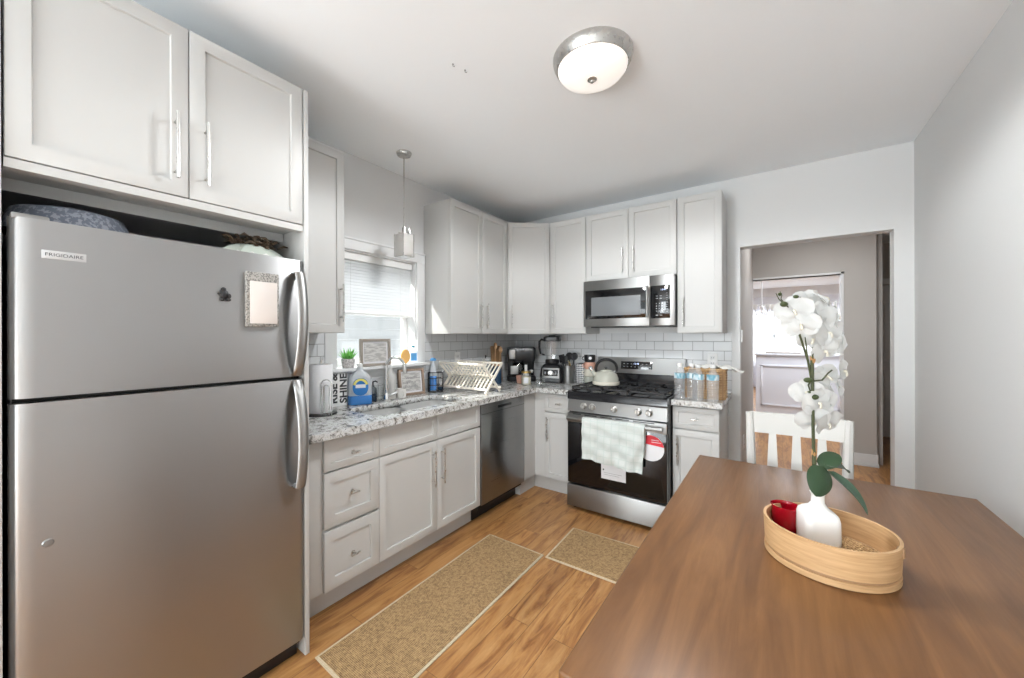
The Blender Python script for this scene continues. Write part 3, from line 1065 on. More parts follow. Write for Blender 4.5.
# backguard
mz = Matrix(((0, 0, 1, 0), (1, 0, 0, 0), (0, 1, 0, 0), (0, 0, 0, 1)))
b = B()
b.prism([(.625, .958), (.728, .958), (.728, 1.08), (.66, 1.08), (.655, 1.02)], 0.002, RW - .002, mtx=mz)
b.build('vent_trim', 'black_enamel', t)
bg = B().prism([(.632, 1.065), (.728, 1.065), (.728, 1.205), (.668, 1.205), (.645, 1.085)], 0, RW, mtx=mz).build('backguard', 'steel_bright', t)
mt = Matrix.Translation((.362, .6545, 1.137)) @ Matrix.Rotation(R(-10.8), 4, 'X')
B().box(-.138, .138, -.004, .004, -.034, .034, .001, mtx=mt).build('display', 'oven_glass', bg)
b = B()
for r_ in range(2):
    for c_ in range(8):
        if c_ in (3, 4) and r_ == 1:
            continue
        b.box(-.115 + c_ * .033, -.103 + c_ * .033, -.0048, -.004, -.016 + r_ * .026, -.011 + r_ * .026, mtx=mt)
b.build('display_marks', 'silver_print', bg)
o = lettering('clock_digits', '12:48', .022, 'display_glow', bg, (0, 0, 0), FRONT, .045, .0003)
o.data.transform(mt @ Matrix.Translation((-.0, -.0045, .014)))

# things on the oven door
n = 24
b = B()
b.lathe([(0, 0), (.093, 0), (.093, .0012), (0, .0012)], (1.645 - RX0, -.0065, .597), 48, Matrix.Rotation(R(90), 4, 'X'))
st = b.build('round_sticker', 'card_white', t)
st['label'] = 'round white sticker with red upper part on the oven glass'
pts = []
for i in range(25):
    a = R(12 + 150 * i / 24)
    pts.append((.0925 * math.cos(a), .0925 * math.sin(a)))
B().prism(pts, 0, .0006, mtx=Matrix.Translation((1.645 - RX0, -.0079, .597)) @ Matrix.Rotation(R(90), 4, 'X') @ Matrix.Rotation(R(-2), 4, 'Z')).build('red_band', 'red_print', st)
b = B()
for z, w_ in ((.655, .05), (.64, .065)):
    b.box(1.652 - RX0, 1.652 - RX0 + w_, -.0092, -.0086, z, z + .004)
b.build('print_lines', 'card_white', st)
b = B()
b.box(1.279 - RX0, 1.468 - RX0, -.0085, -.0065, .305, .56, mtx=None)
pp = b.build('paper_card', 'card_white', t)
B().lathe([(0, 0), (.006, 0), (.006, .001), (0, .001)], (1.297 - RX0, -.0085, .375), 12, Matrix.Rotation(R(90), 4, 'X')).build('printed_dot', 'ink', pp)
B().box(1.30 - RX0, 1.44 - RX0, -.0090, -.0084, .352, .354).box(1.30 - RX0, 1.42 - RX0, -.0090, -.0084, .338, .340).build('print_lines', 'grey_ink', pp)

# dish towel over the stove handle
t = thing('dish_towel', 'pale green and white plaid dish towel over the stove handle', 'towel', (1.386, RY - .055, .748))
g = []
nx, nz = 40, 40
def wob(u, s_):
    return .012 * math.sin(u * 15 + s_ * 3) * min(1, s_ * 2) + .007 * math.sin(u * 33 + 1 + s_ * 6) * min(1, s_ * 2) + .004 * math.sin(u * 9 - s_ * 19)
def towel(x0, x1, front_len, back_len, skew):
    g = []
    for i in range(nx + 1):
        u = i / nx
        row = []
        x = x0 + (x1 - x0) * u
        fl = front_len + skew * u
        L = back_len + .06 + fl
        for j in range(nz + 1):
            s_ = j / nz * L
            if s_ < back_len:
                d_ = back_len - s_
                y, z = .0205 + wob(u, d_) * .3, -d_
            elif s_ < back_len + .06:
                a = (s_ - back_len) / .06 * PI
                y, z = .0205 * math.cos(a), .0205 * math.sin(a)
            else:
                d_ = s_ - back_len - .06
                y, z = -.0205 - .012 * min(1, d_ * 3) - wob(u, d_ * 3) * 1.0, -d_
            xx = x + (.012 * (1 - u) - .018 * u) * (max(0, -z) / .4)
            row.append((xx, y, z))
        g.append(row)
    return g
B().sheet(towel(-.236, .236, .292, .22, .035), .004).build('towel_front', 'towel_cloth', t)

# ------------------------------------------------------------------ microwave
MX0, MX1, MY, MZ0, MZ1 = .983, 1.739, -.395, 1.478, 1.889
t = thing('microwave', 'stainless over-the-range microwave with black window and keypad', 'microwave', (MX0, MY, MZ0))
mw, mh = MX1 - MX0, MZ1 - MZ0
B().box(.003, mw - .003, .03, .39, .012, mh - .002, .002).build('body', 'steel_dark', t)
b = B()
b.box(.05, mw - .05, .05, .36, 0, .012, .002)
b.build('underside_vent', 'black_plastic', t)
d = B().box(0, .568, -.002, .03, .008, mh, .004).build('door', 'steel_bright', t)
gl = B().box(.022, .540, -.0045, .0, .075, .325, .002).build('window_glass', 'oven_glass', d)
B().box(.075, .496, -.0055, -.004, .100, .262, .001).build('screen', 'screen_grey', gl)
b = B()
b.tube([(.556, -.038, .075), (.556, -.038, .330)], .0115, 16)
for z in (.092, .312):
    b.box(.550, .562, -.038, 0, z - .008, z + .008, .002)
b.build('handle', 'steel_bright', d)
B().box(.570, mw, -.002, .03, .008, mh, .004).build('control_panel', 'steel_bright', t)
kp = B().box(.577, .722, -.0045, .0, .066, .327, .002).build('keypad', 'oven_glass', t)
b = B()
for r_ in range(4):
    for c_ in range(3):
        b.box(.618 + c_ * .022, .625 + c_ * .022, -.0052, -.0044, .120 + r_ * .020, .127 + r_ * .020)
for r_ in range(9):
    b.box(.693, .706, -.0052, -.0044, .118 + r_ * .018, .1205 + r_ * .018)
for c_ in range(2):
    b.box(.616 + c_ * .03, .634 + c_ * .03, -.0052, -.0044, .086, .094)
    b.box(.616 + c_ * .03, .632 + c_ * .03, -.0052, -.0044, .222, .226)
    b.box(.616 + c_ * .03, .632 + c_ * .03, -.0052, -.0044, .242, .245)
b.build('key_marks', 'silver_print', kp)
lettering('clock_digits', '12:47', .018, 'display_glow', kp, (.672, -.0047, .292), FRONT, .038, .0003)

# ------------------------------------------------------------------ lights of the room
t = thing('ceiling_light', 'round flush ceiling light with nickel rim and frosted glass', 'ceiling light', (1.706, -1.96, H))
B().lathe([(0, 0), (.176, 0), (.176, -.012), (.172, -.028), (.160, -.050), (.150, -.052), (.150, -.040), (0, -.040)], n=56).build('rim', 'nickel', t)
B().lathe([(.155, -.046), (.152, -.060), (.138, -.078), (.10, -.093), (.05, -.100), (0, -.102)], n=56).build('glass_shade', 'lamp_glass', t)
B().lathe([(0, -.098), (.022, -.099), (.022, -.104), (.010, -.108), (.008, -.116), (0, -.118)], n=24).build('finial', 'nickel', t)

px_, py_ = .308, -1.865
t = thing('pendant_light', 'small nickel pendant lamp with white glass block shade over the sink', 'pendant lamp', (px_, py_, H))
B().lathe([(0, 0), (.052, 0), (.052, -.008), (.046, -.020), (.012, -.024), (0, -.024)], n=32).build('canopy', 'nickel', t)
B().tube([(0, 0, -.02), (0, 0, -.53)], .0045, 10).build('rod', 'nickel', t)
b = B()
b.lathe([(0, -.515), (.014, -.515), (.014, -.56), (0, -.56)], n=16)
b.box(-.045, .045, -.006, .006, -.562, -.555).box(-.006, .006, -.045, .045, -.562, -.555)
b.tube([(0, .045, -.558), (0, .052, -.55), (0, .052, -.53)], .003, 8)
b.tube([(.045, 0, -.558), (.052, 0, -.55), (.052, 0, -.53)], .003, 8)
b.build('bracket', 'nickel', t)
b = B()
b.box(-.044, .044, -.044, .044, -.715, -.562, .004)
b.build('glass_shade', 'frost', t)
b = B()
for sx_, sy_ in ((1, 1), (1, -1), (-1, 1), (-1, -1)):
    b.box(sx_ * .046 - .002, sx_ * .046 + .002, sy_ * .046 - .002, sy_ * .046 + .002, -.718, -.558)
b.box(-.046, .046, -.046, .046, -.719, -.715)
b.build('corner_straps', 'nickel', t)

for hx_, hy_, lb in ((1.168, -2.303, 'tiny grey screw stub in the ceiling nearer the window wall'), (1.187, -2.239, 'small dark hook in the ceiling left of the round light')):
    t = thing('ceiling_hook', lb, 'hook', (hx_, hy_, H))
    B().lathe([(0, 0), (.004, 0), (.004, -.002), (.0018, -.003), (.0018, -.010), (0, -.010)], n=12).tube([(0, 0, -.009), (.005, .003, -.013), (.008, .005, -.009)], .0016, 6).build('hook_body', 'steel_dark', t)
lamp('ceiling_light_bulb', 'SPOT', (1.706, -1.96, H - .125), (0, 0, 0), 104, (.96, .985, 1.0), .10, spot_size=R(172), spot_blend=.25)
# ------------------------------------------------------------------ rugs
def rug(label, pts):
    c = [sum(p[0] for p in pts) / 4, sum(p[1] for p in pts) / 4]
    t = thing('floor_mat', label, 'rug', (c[0], c[1], 0))
    loc = [(p[0] - c[0], p[1] - c[1]) for p in pts]
    k = .972 if max(abs(l[1]) for l in loc) < .4 else 1
    ins = []
    for i in range(4):
        p = Vector(loc[i])
        a = (Vector(loc[i - 1]) - p).normalized()
        b_ = (Vector(loc[(i + 1) % 4]) - p).normalized()
        ins.append(tuple(p + (a + b_) * .014))
    B().prism(loc, .0005, .006, .0015).build('binding', 'jute_edge', t)
    B().prism(ins, .005, .0085).build('weave', 'jute', t)
    return t
rug('long beige woven runner on the floor in front of the sink', [(.735, -1.463), (.752, -2.745), (1.190, -2.760), (1.174, -1.470)])
rug('short beige woven mat on the floor in front of the stove', [(1.176, -1.035), (1.192, -1.485), (1.800, -1.480), (1.785, -1.020)])

# ------------------------------------------------------------------ table
t = thing('dining_table', 'dark walnut dining table in the right foreground', 'table', (2.527, -2.13, 0))
loc = [(2.0395 - 2.527, -1.303 + 2.13), (2.0405 - 2.527, -2.962 + 2.13), (3.022 - 2.527, -2.962 + 2.13), (3.013 - 2.527, -1.301 + 2.13)]
tb = bmesh.new()
pts = []
B_ = B()
B_.box(-.4875, .4865, -.832, .828, .728, .76, .006, 3)
B_.build('table_top', 'walnut', t)
B().box(-.43, .43, -.77, .77, .64, .728, .002).build('apron', 'walnut', t)
for sx_ in (-.415, .415):
    for sy_ in (-.75, .75):
        B().prism([(-.032, -.032), (.032, -.032), (.032, .032), (-.032, .032)], 0, .73, .003, Matrix.Translation((sx_, sy_, 0))).build('leg', 'dark_bronze', t)

# chair behind the table
t = thing('dining_chair', 'white slat-back dining chair pushed under the far end of the table', 'chair', (2.46, -1.16, 0), R(-1))
hwid = .200
for s_ in (-1, 1):
    b = B()
    b.tube([(s_ * .187, .07, 0), (s_ * .184, .02, .25), (s_ * .184, -.0, .46), (s_ * .193, .004, .75), (s_ * hwid, .022, .99)], [.017, .02, .022, .021, .018], 8, flat=(1, 1))
    b.build('rear_leg', 'chair_white', t)
for s_ in (-1, 1):
    B().tube([(s_ * .20, -.40, 0), (s_ * .20, -.39, .44)], [.015, .021], 8).build('front_leg', 'chair_white', t)
g = []
for i in range(13):
    u = i / 12
    x = -hwid + 2 * hwid * u
    yb = .020 + .018 * math.sin(PI * u)
    g.append([(x, yb - .011, .885), (x, yb - .011 + .005, .99), (x, yb + .014, .992), (x, yb + .013, .885), (x, yb - .011, .885)])
b = B()
b.sheet(g)
b.build('top_rail', 'chair_white', t, ang=50)
B().box(-.19, .19, -.012, .012, .50, .55, .004).build('lower_rail', 'chair_white', t)
for xc in (-.100, 0.0, .100):
    b = B()
    gg = []
    for i in range(9):
        s_ = i / 8
        z = .54 + s_ * .36
        w_ = .026 - .010 * math.sin(PI * min(1, s_ * 1.0)) * 0 - .010 * s_ if False else .028 - .013 * (s_ ** 1.2)
        y = -.0 + .03 * s_
        gg.append([(xc - w_, y - .006, z), (xc + w_, y - .006, z), (xc + w_, y + .006, z), (xc - w_, y + .006, z), (xc - w_, y - .006, z)])
    b.sheet(gg)
    b.build('back_slat', 'chair_white', t, ang=50)
B().box(-.215, .215, -.42, .02, .44, .475, .012, 3).build('seat', 'chair_white', t)

# ------------------------------------------------------------------ tray with vase, orchid and cup
TZ = .7605
tc = (2.496, -2.186)
t = thing('round_tray', 'round bamboo tray with woven cane base on the table', 'tray', (tc[0], tc[1], TZ), R(-17))
def oval(a, b_, n=64, p=2.0):
    return [(a * math.copysign(abs(math.cos(2 * PI * i / n)) ** (2 / p), math.cos(2 * PI * i / n)), b_ * math.copysign(abs(math.sin(2 * PI * i / n)) ** (2 / p), math.sin(2 * PI * i / n))) for i in range(n)]
def oval_wall(a, b_, th, z0, z1, taper=0.0, dip=0.0):
    t_ = bmesh.new()
    o1, i1 = oval(a, b_), oval(a - th, b_ - th)
    n = len(o1)
    rings = []
    for pts_, z, k in ((o1, z0, 1 - taper), (o1, z1, 1), (i1, z1, 1), (i1, z0, 1 - taper)):
        rings.append([t_.verts.new((x * k, y * k, z + (dip * (abs(x) / a) ** 4 if z == z1 else 0))) for x, y in pts_])
    rings.append(rings[0])
    for r1, r2 in zip(rings, rings[1:]):
        for i in range(n):
            t_.faces.new((r1[i], r1[(i + 1) % n], r2[(i + 1) % n], r2[i]))
    bmesh.ops.recalc_face_normals(t_, faces=t_.faces)
    b = B()
    b.merge(t_)
    return b
TA, TB = .150, .148
oval_wall(TA, TB, .007, .026, .102, .02).build('bent_side', 'bamboo', t)
b = oval_wall(TA - .002, TB - .002, .008, .003, .018, .0)
b.build('lower_band', 'bamboo', t)
b = oval_wall(TA - .008, TB - .008, .006, .016, .030, .0)
b.build('inner_ring', 'wood_spoon', t)
oval_wall(TA - .006, TB - .006, .012, 0, .008).build('foot', 'bamboo', t)
# woven cane base: strips crossing
b = B()
z_ = .026
for k in range(-12, 13):
    x = k * .0135
    if abs(x) < TA - .014:
        h_ = (TB - .010) * math.sqrt(1 - (x / (TA - .010)) ** 2)
        b.tube([(x, -h_, z_ + .0015 * (k % 2)), (x, h_, z_ + .0015 * (k % 2))], .0022, 5)
for k in range(-12, 13):
    y = k * .0125
    if abs(y) < TB - .012:
        h_ = (TA - .010) * math.sqrt(1 - (y / (TB - .010)) ** 2)
        b.tube([(-h_, y, z_ + .002), (h_, y, z_ + .002)], .0022, 5)
for k in range(-22, 23):
    for sgn in (1, -1):
        pts = []
        for s_ in range(-20, 21):
            x = k * .0135 + s_ * .01
            y = sgn * s_ * .01
            if (x / (TA - .012)) ** 2 + (y / (TB - .012)) ** 2 < 1:
                pts.append((x, y, z_ + .004))
        if len(pts) > 1:
            b.tube([pts[0], pts[-1]], .0016, 5)
b.build('cane_base', 'wicker', t)
b = B()
b.box(TA - .012, TA + .003, -.008, .008, .075, .099, .002)
b.build('side_joint', 'wood_spoon', t)

vx, vy = 2.476, -2.172
vz = TZ + .0335
t = thing('bottle_vase', 'squarish white ceramic bottle vase standing in the round tray', 'vase', (vx, vy, vz), R(20))
prof = [(0, 0, 6), (.038, 0, 6), (.0415, .004, 7), (.0425, .03, 8), (.0415, .082, 8), (.039, .094, 7), (.032, .103, 5), (.022, .111, 2.6), (.016, .122, 2), (.0155, .142, 2), (.019, .152, 2), (.016, .153, 2), (.0125, .145, 2), (.0125, .11, 2)]
tb = bmesh.new()
rings = []
N = 40
for r_, z, p in prof:
    if r_ == 0:
        rings.append([tb.verts.new((0, 0, z))])
        continue
    rg = []
    for i in range(N):
        a = 2 * PI * i / N
        rad = r_ / ((abs(math.cos(a)) ** p + abs(math.sin(a)) ** p) ** (1 / p))
        rg.append(tb.verts.new((rad * math.cos(a), rad * math.sin(a) , z)))
    rings.append(rg)
for a, c in zip(rings, rings[1:]):
    for i in range(N):
        if len(a) == 1:
            tb.faces.new((a[0], c[(i + 1) % N], c[i]))
        else:
            tb.faces.new((a[i], a[(i + 1) % N], c[(i + 1) % N], c[i]))
bmesh.ops.recalc_face_normals(tb, faces=tb.faces)
b = B()
b.merge(tb)
b.build('vase_body', 'white_ceramic', t, ang=60)

# red glass candle cup lying against the tray's left end
t = thing('candle_cup', 'small red glass candle cup in the left end of the tray', 'candle holder', (2.402, -2.124, TZ + .034), R(20))
t.scale = (1.10, 1.10, 1.02)
tm = Matrix.Rotation(R(-8), 4, 'Y')
B().lathe([(0, .003), (.020, .003), (.026, 0), (.029, .01), (.034, .03), (.035, .052), (.033, .068), (.0365, .076), (.0345, .0765), (.031, .068), (.033, .05), (.031, .03), (.025, .01), (0, .008)], (0, 0, 0), 32).build('cup', 'red_glass', t)
B().lathe([(0, .008), (.023, .010), (.027, .022), (0, .022)], (0, 0, 0), 24).build('tealight', 'white_plastic', t)

# orchid
t = thing('orchid', 'artificial white moth orchid with green leaves standing in the vase', 'plant', (vx, vy, vz + .10))
RV = Vector((math.cos(R(36.14)), math.sin(R(36.14)), 0))
FV = Vector((-math.sin(R(36.14)), math.cos(R(36.14)), 0))
def ip(u, v, dep=0.0):
    """point on the plant seen at a given place, dep metres behind the vase's own distance"""
    cl = Vector((2.3816, -3.6243, 1.4003))
    D = (Vector((vx, vy, 0)) - Vector((cl.x, cl.y, 0))).dot(FV) + dep
    p = cl + FV * D + RV * ((u - 496.92) / 383.67 * D) + Vector((0, 0, -(v - 336.7) / 383.67 * D))
    return p - Vector(t.location)
ORC = []
stem = [Vector((0, 0, .0)), ip(814, 470), ip(812, 440), ip(813, 410), ip(812, 388), ip(811, 368)]
b = B()
b.tube([Vector((0, 0, .0)), Vector((.0, .0, .06)), ip(814, 470), ip(813.5, 452)], [.0055, .0055, .0055, .005], 10)
b.build('stem', 'stem_green', t)
b = B()
b.tube([ip(813.5, 458), ip(813, 440), ip(812.5, 400), ip(812, 361)], [.0045, .004, .004, .0045], 8)
b.build('stem', 'stem_green', t)
b = B()
b.tube([ip(812, 385, .004), ip(808, 362), ip(801, 340), ip(795, 322), ip(788, 308), ip(781, 300)], [.003, .003, .0028, .0025, .002, .0015], 8)
b.tube([ip(808, 362), ip(806, 345, -.005), ip(805, 338, -.01)], [.002, .002, .0012], 6)
b.tube([ip(784, 305), ip(779, 300), ip(776, 294)], [.0015, .0013, .001], 6)
b.tube([ip(781, 300), ip(782, 296), ip(780, 292)], [.0013, .0011, .001], 6)
b.tube([ip(812, 382), ip(822, 381), ip(828, 374), ip(832, 371)], [.0025, .0024, .002, .002], 6)
b.tube([ip(812, 380), ip(808, 386), ip(810, 392), ip(818, 398)], [.0022, .002, .002, .002], 6)
b.tube([ip(812, 361), ip(813, 345, .01), ip(815, 325, .012), ip(812, 308, .012), ip(800, 298, .01)], [.003, .003, .0025, .002, .0015], 6)
b.build('flower_stalk', 'stem_green', t)
for u, v, r_ in ((784, 305, .0095), (780, 295, .006), (796, 297.5, .006), (808, 381, .009), (815, 398, .009), (809, 393, .004)):
    mm = Matrix.Rotation(random.uniform(0, 3), 4, 'Z') @ Matrix.Rotation(random.uniform(-.5, .5), 4, 'X')
    B().ball(ip(u, v, -.012), r_, (1.25, .85, .85), 14, mm).build('bud', 'bud_green', t)
b = B()
for u, v in ((813.5, 458), (812.5, 365)):
    for k in range(5):
        a = k * 1.25
        p = ip(u, v)
        b.tube([p, p + Vector((.004 * math.cos(a), .004 * math.sin(a), .010 + .006 * (k % 2))), p + Vector((.006 * math.cos(a), .006 * math.sin(a), .016 + .008 * (k % 2)))], [.0035, .003, .0008], 6)
b.build('stem_wrap', 'stake_brown', t)
# leaves
def leaf(p0_, p1_, w, nrm, curl=.2, n=14, m=6, droop=0.0):
    p0_, p1_ = Vector(p0_), Vector(p1_)
    ax = (p1_ - p0_)
    L = ax.length
    ax.normalize()
    sd_ = ax.cross(Vector(nrm)).normalized()
    nn = sd_.cross(ax)
    g = []
    for i in range(n + 1):
        s_ = i / n
        ww = w * (math.sin(PI * min(1, (s_ * .96 + .04)) ** .85) ** .6) if 0 < s_ < 1 else w * .03
        row = []
        for j in range(-m, m + 1):
            q = j / m
            row.append(p0_ + ax * L * s_ + sd_ * ww * q + nn * (curl * ww * (q * q) - curl * .3 * w * (0 if j else .15) + droop * math.sin(PI * s_)))
        g.append(row)
    return B().sheet(g, .0016)
leaf(ip(823, 468, -.01), ip(815, 497, -.040), .036, FV * -1 + Vector((0, 0, .3)), -.25, droop=.006).build('leaf', 'leaf_green', t)
leaf(ip(819, 468, .0), ip(839, 456, .01), .024, Vector((0, 0, 1)) - FV * .8, .25, droop=.008).build('leaf', 'leaf_green', t)
leaf(ip(824, 466, -.005), ip(848, 474, .0), .022, Vector((0, 0, 1)) - FV * .4, .25, droop=.012).build('leaf', 'leaf_green', t)
leaf(ip(827, 472, .0), ip(867, 516, -.03), .019, Vector((0, 0, 1)) - FV * .6, .35, droop=.012).build('leaf', 'leaf_pale', t)
# flowers
def petal_mesh(b, ang, L, w, cup, m):
    g = []
    n = 8
    for i in range(n + 1):
        s_ = i / n
        ww = w * (math.sin(PI * (.07 + .90 * s_) ** .9) ** .55)
        row = []
        for j in range(-4, 5):
            q = j / 4
            x, y = s_ * L, ww * q
            z = cup * (s_ * s_) * L - .18 * ww * q * q + .04 * L * math.sin(s_ * 6 + q * 2)
            v = Matrix.Rotation(ang, 3, 'Z') @ Vector((x, y, z))
            row.append(m @ v)
        g.append(row)
    b.sheet(g)
def flower(u, v, dep, face, size=.042, roll=0.0):
    pos = ip(u, v, dep)
    d = Vector(face).normalized()
    q = d.to_track_quat('Z', 'Y').to_matrix().to_4x4()
    m = Matrix.Translation(pos) @ q @ Matrix.Rotation(roll, 4, 'Z')
    b = B()
    for a in (90, 215, 325):
        petal_mesh(b, R(a), size * 1.05, size * .46, .10, m)
    m2 = m @ Matrix.Translation((0, 0, .003))
    for a in (165, 15):
        petal_mesh(b, R(a), size * 1.2, size * .74, .05, m2)
    fl = b.build('flower', 'petal', t)
    b = B()
    b.ball((0, 0, .006), .0045, (1, 1, 1.2), 10, None)
    b.ball((.0, -.008, .010), .005, (.8, 1.4, .6), 10)
    for v_ in b.bm.verts:
        v_.co = m @ v_.co
    b.build('flower_lip', 'cream_glaze', fl)
to_cam = -FV
L_ = -RV
U_ = Vector((0, 0, 1))
for args in (
    (794, 312, -.005, to_cam + L_ * .5 + U_ * .1, .042, .2), (809, 304, .012, to_cam + L_ * .2 + U_ * .3, .040, -.2), (822, 300, .022, to_cam * .4 + U_ * .5 + RV * .3, .042, .4),
    (801, 326, -.01, to_cam + L_ * .7 - U_ * .1, .040, .1), (818, 318, -.004, to_cam + L_ * .1, .044, .0), (835, 316, .008, to_cam * .6 + RV * .8, .040, .3),
    (812, 340, .004, to_cam + L_ * .3 - U_ * .2, .038, -.3), (828, 334, -.006, to_cam + RV * .2, .044, .2), (840, 346, .010, to_cam * .5 + RV * .9 - U_ * .1, .036, .1),
    (824, 352, .006, to_cam + RV * .1 - U_ * .3, .038, .5),
    (842, 372, .0, to_cam * .8 + RV * .6, .036, .1), (826, 378, .014, to_cam * .7 + U_ * .2, .036, .6), (806, 393, .012, to_cam + L_ * .6, .036, .2),
    (818, 404, -.006, to_cam - U_ * .15, .044, .1), (830, 398, .012, to_cam * .7 + RV * .7, .038, -.2), (812, 420, .010, to_cam + L_ * .4 - U_ * .4, .038, .3), (827, 424, .004, to_cam + RV * .3 - U_ * .4, .040, .2),
    (838, 388, .02, to_cam * .5 + RV * .8 + U_ * .2, .034, .2)):
    flower(*args)

# ------------------------------------------------------------------ worktop and sill objects
CTZ = CT + .0005
# paper towel roll on its stand
t = thing('paper_towel_holder', 'chrome paper towel stand with dark base beside the refrigerator', 'paper towel holder', (.195, -2.405, CTZ))
B().lathe([(0, 0), (.092, 0), (.094, .004), (.090, .012), (0, .013)], n=40).build('base', 'black_plastic', t)
b = B()
b.tube([(0, 0, .012), (0, 0, .315)], .005, 10)
ring = [(.0 + .012 * math.cos(2 * PI * i / 20), .004, .328 + .014 * math.sin(2 * PI * i / 20)) for i in range(20)]
b.tube(ring, .003, 8, closed=True)
b.build('centre_rod', 'chrome', t)
b = B()
dx, dy = .062, .052
w_ = .020
ra = Vector((-.64, .77, 0))
dx, dy, w_ = .0874, -.0135, .030
ra = Vector((math.cos(R(36)), math.sin(R(36)), 0))
for k, zt_ in ((1.0, .180), (.5, .165)):
    pp = []
    c0 = Vector((dx, dy, 0))
    for i in range(13):
        a = PI - PI * i / 12
        pp.append(c0 + ra * (w_ * k * math.cos(a)) + Vector((0, 0, zt_ + w_ * k * math.sin(a))))
    pp = [c0 - ra * w_ * k + Vector((0, 0, .008))] + pp + [c0 + ra * w_ * k + Vector((0, 0, .008))]
    b.tube(pp, .0034, 8)
b.build('tension_arm', 'chrome', t)
t2 = B()
t2.lathe([(.019, .014), (.066, .014), (.068, .017), (.068, .291), (.066, .294), (.019, .294), (.019, .014)], n=48)
tag(t2.build('paper_towel_roll', 'card_white', None), 'white paper towel roll on the stand beside the refrigerator', 'paper towel')
bpy.data.objects['paper_towel_roll'].location = (.195, -2.405, CTZ)

# upright board with vertical writing
t = thing('lettered_sign', 'white board sign with large dark letters behind the detergent jug', 'sign', (.040, -2.195, CTZ), R(78))
B().box(-.055, .055, -.008, .008, 0, .235, .002).build('board', 'white_plastic', t)
lettering('lettering', 'RISE &\nSHINE', .062, 'ink', t, (.0, -.0085, .117), Euler((R(90), R(-90), 0)), .20, .0006, bold=.0022)

# detergent jug
t = thing('detergent_jug', 'translucent jug of blue dish liquid beside the paper towels', 'bottle', (.085, -2.065, CTZ), R(62))
def rbox_loft(b, lv, n=10):
    """lv: list of (hx, hy, r, z)"""
    tb = bmesh.new()
    rings = []
    for hx, hy, r_, z in lv:
        rings.append([tb.verts.new((x, y, z)) for x, y in rrect(-hx, hx, -hy, hy, min(r_, hx * .98, hy * .98), n)])
    for a, c in zip(rings, rings[1:]):
        m_ = len(a)
        for i in range(m_):
            tb.faces.new((a[i], a[(i + 1) % m_], c[(i + 1) % m_], c[i]))
    tb.faces.new(rings[0][::-1])
    tb.faces.new(rings[-1])
    bmesh.ops.recalc_face_normals(tb, faces=tb.faces)
    b.merge(tb)
    return b
rbox_loft(B(), [(.072, .040, .03, .004), (.076, .044, .03, .012), (.076, .044, .03, .155), (.068, .040, .03, .185), (.045, .03, .025, .215), (.022, .02, .019, .232), (.018, .018, .017, .250)]).build('jug_body', 'milky_plastic', t, ang=60)
rbox_loft(B(), [(.0735, .0415, .028, .001), (.0775, .0455, .03, .006), (.0775, .0455, .03, .062), (.073, .041, .028, .063)]).build('liquid', 'blue_liquid', t, ang=60)
B().lathe([(0, .25), (.019, .25), (.019, .272), (.016, .276), (0, .276)], n=24).build('cap', 'white_plastic', t)
lab = B().prism([(x * .050, y * .058) for x, y in oval(1, 1, 40, 2.4)], 0, .002, mtx=Matrix.Translation((.0, -.0445, .122)) @ Matrix.Rotation(R(90), 4, 'X')).build('label_panel', 'blue_label', t)
B().prism([(.052 * math.cos(R(a)), .060 * math.sin(R(a))) for a in range(20, 161, 10)] + [(.036 * math.cos(R(a)), .045 * math.sin(R(a))) for a in range(160, 19, -10)], 0, .001,
          mtx=Matrix.Translation((.0, -.0468, .118)) @ Matrix.Rotation(R(90), 4, 'X')).build('label_arc', 'yellow_print', lab)
B().box(-.032, .032, -.048, -.0465, .115, .138).build('label_band', 'card_white', lab)

# mugs and glass behind the sink
def mug(name, label, loc, col, r_, h, rz=0, gcol=None, cat='mug'):
    t = thing(name, label, cat, loc, rz)
    B().lathe([(0, .002), (r_ * .8, 0), (r_ * .92, .004), (r_, h * .3), (r_, h), (r_ * .92, h), (r_ * .9, .01), (0, .008)], n=28).build('cup', col, t)
    pp = [(r_ - .002 + .022 * math.sin(PI * i / 10), 0, h * .22 + h * .56 * i / 10) for i in range(11)]
    B().tube(pp, .0038, 8).build('handle', col, t)
    return t
t = thing('soap_bottle', 'small grey and blue soap bottle right of the detergent jug', 'bottle', (.065, -1.945, CTZ))
B().lathe([(0, 0), (.024, 0), (.026, .004), (.026, .08), (.022, .095), (.010, .105), (.010, .115), (0, .115)], n=24).build('bottle', 'smoke_glass', t)
B().lathe([(0, .004), (.0235, .004), (.0235, .055), (0, .055)], n=24).build('liquid', 'navy_glaze', t)
b = B()
b.tube([(0, 0, .113), (0, 0, .140)], .005, 8)
b.tube([(0, 0, .138), (.02, .008, .144), (.032, .014, .136)], .0045, 8)
b.build('pump', 'black_plastic', t)
t = thing('glass_jar', 'small clear glass jar with lid left of the faucet', 'jar', (.07, -1.895, CTZ))
B().lathe([(0, .002), (.034, 0), (.037, .006), (.037, .075), (.028, .092), (.028, .098), (.025, .098), (.025, .09), (.033, .074), (.033, .008), (0, .006)], n=28).build('jar_body', 'jar_glass', t)
pp = [(.034 * math.cos(R(a)), .010, .098 + .022 * math.sin(R(a))) for a in range(0, 181, 15)]
B().tube(pp, .003, 8).build('bail', 'chrome', t)
t = thing('dispenser_bottle', 'tall white plastic bottle standing behind the faucet', 'bottle', (.065, -1.795, CTZ))
B().lathe([(0, 0), (.040, 0), (.043, .005), (.043, .15), (.038, .185), (.020, .205), (.016, .215), (.016, .232), (0, .232)], n=28).build('bottle_body', 'frost', t)
B().lathe([(0, .23), (.019, .23), (.019, .248), (0, .25)], n=20).build('cap', 'white_plastic', t)
mug('coffee_mug', 'white mug standing between the faucet and the lower picture frame', (.105, -1.725, CTZ), 'white_ceramic', .036, .07, R(-20))

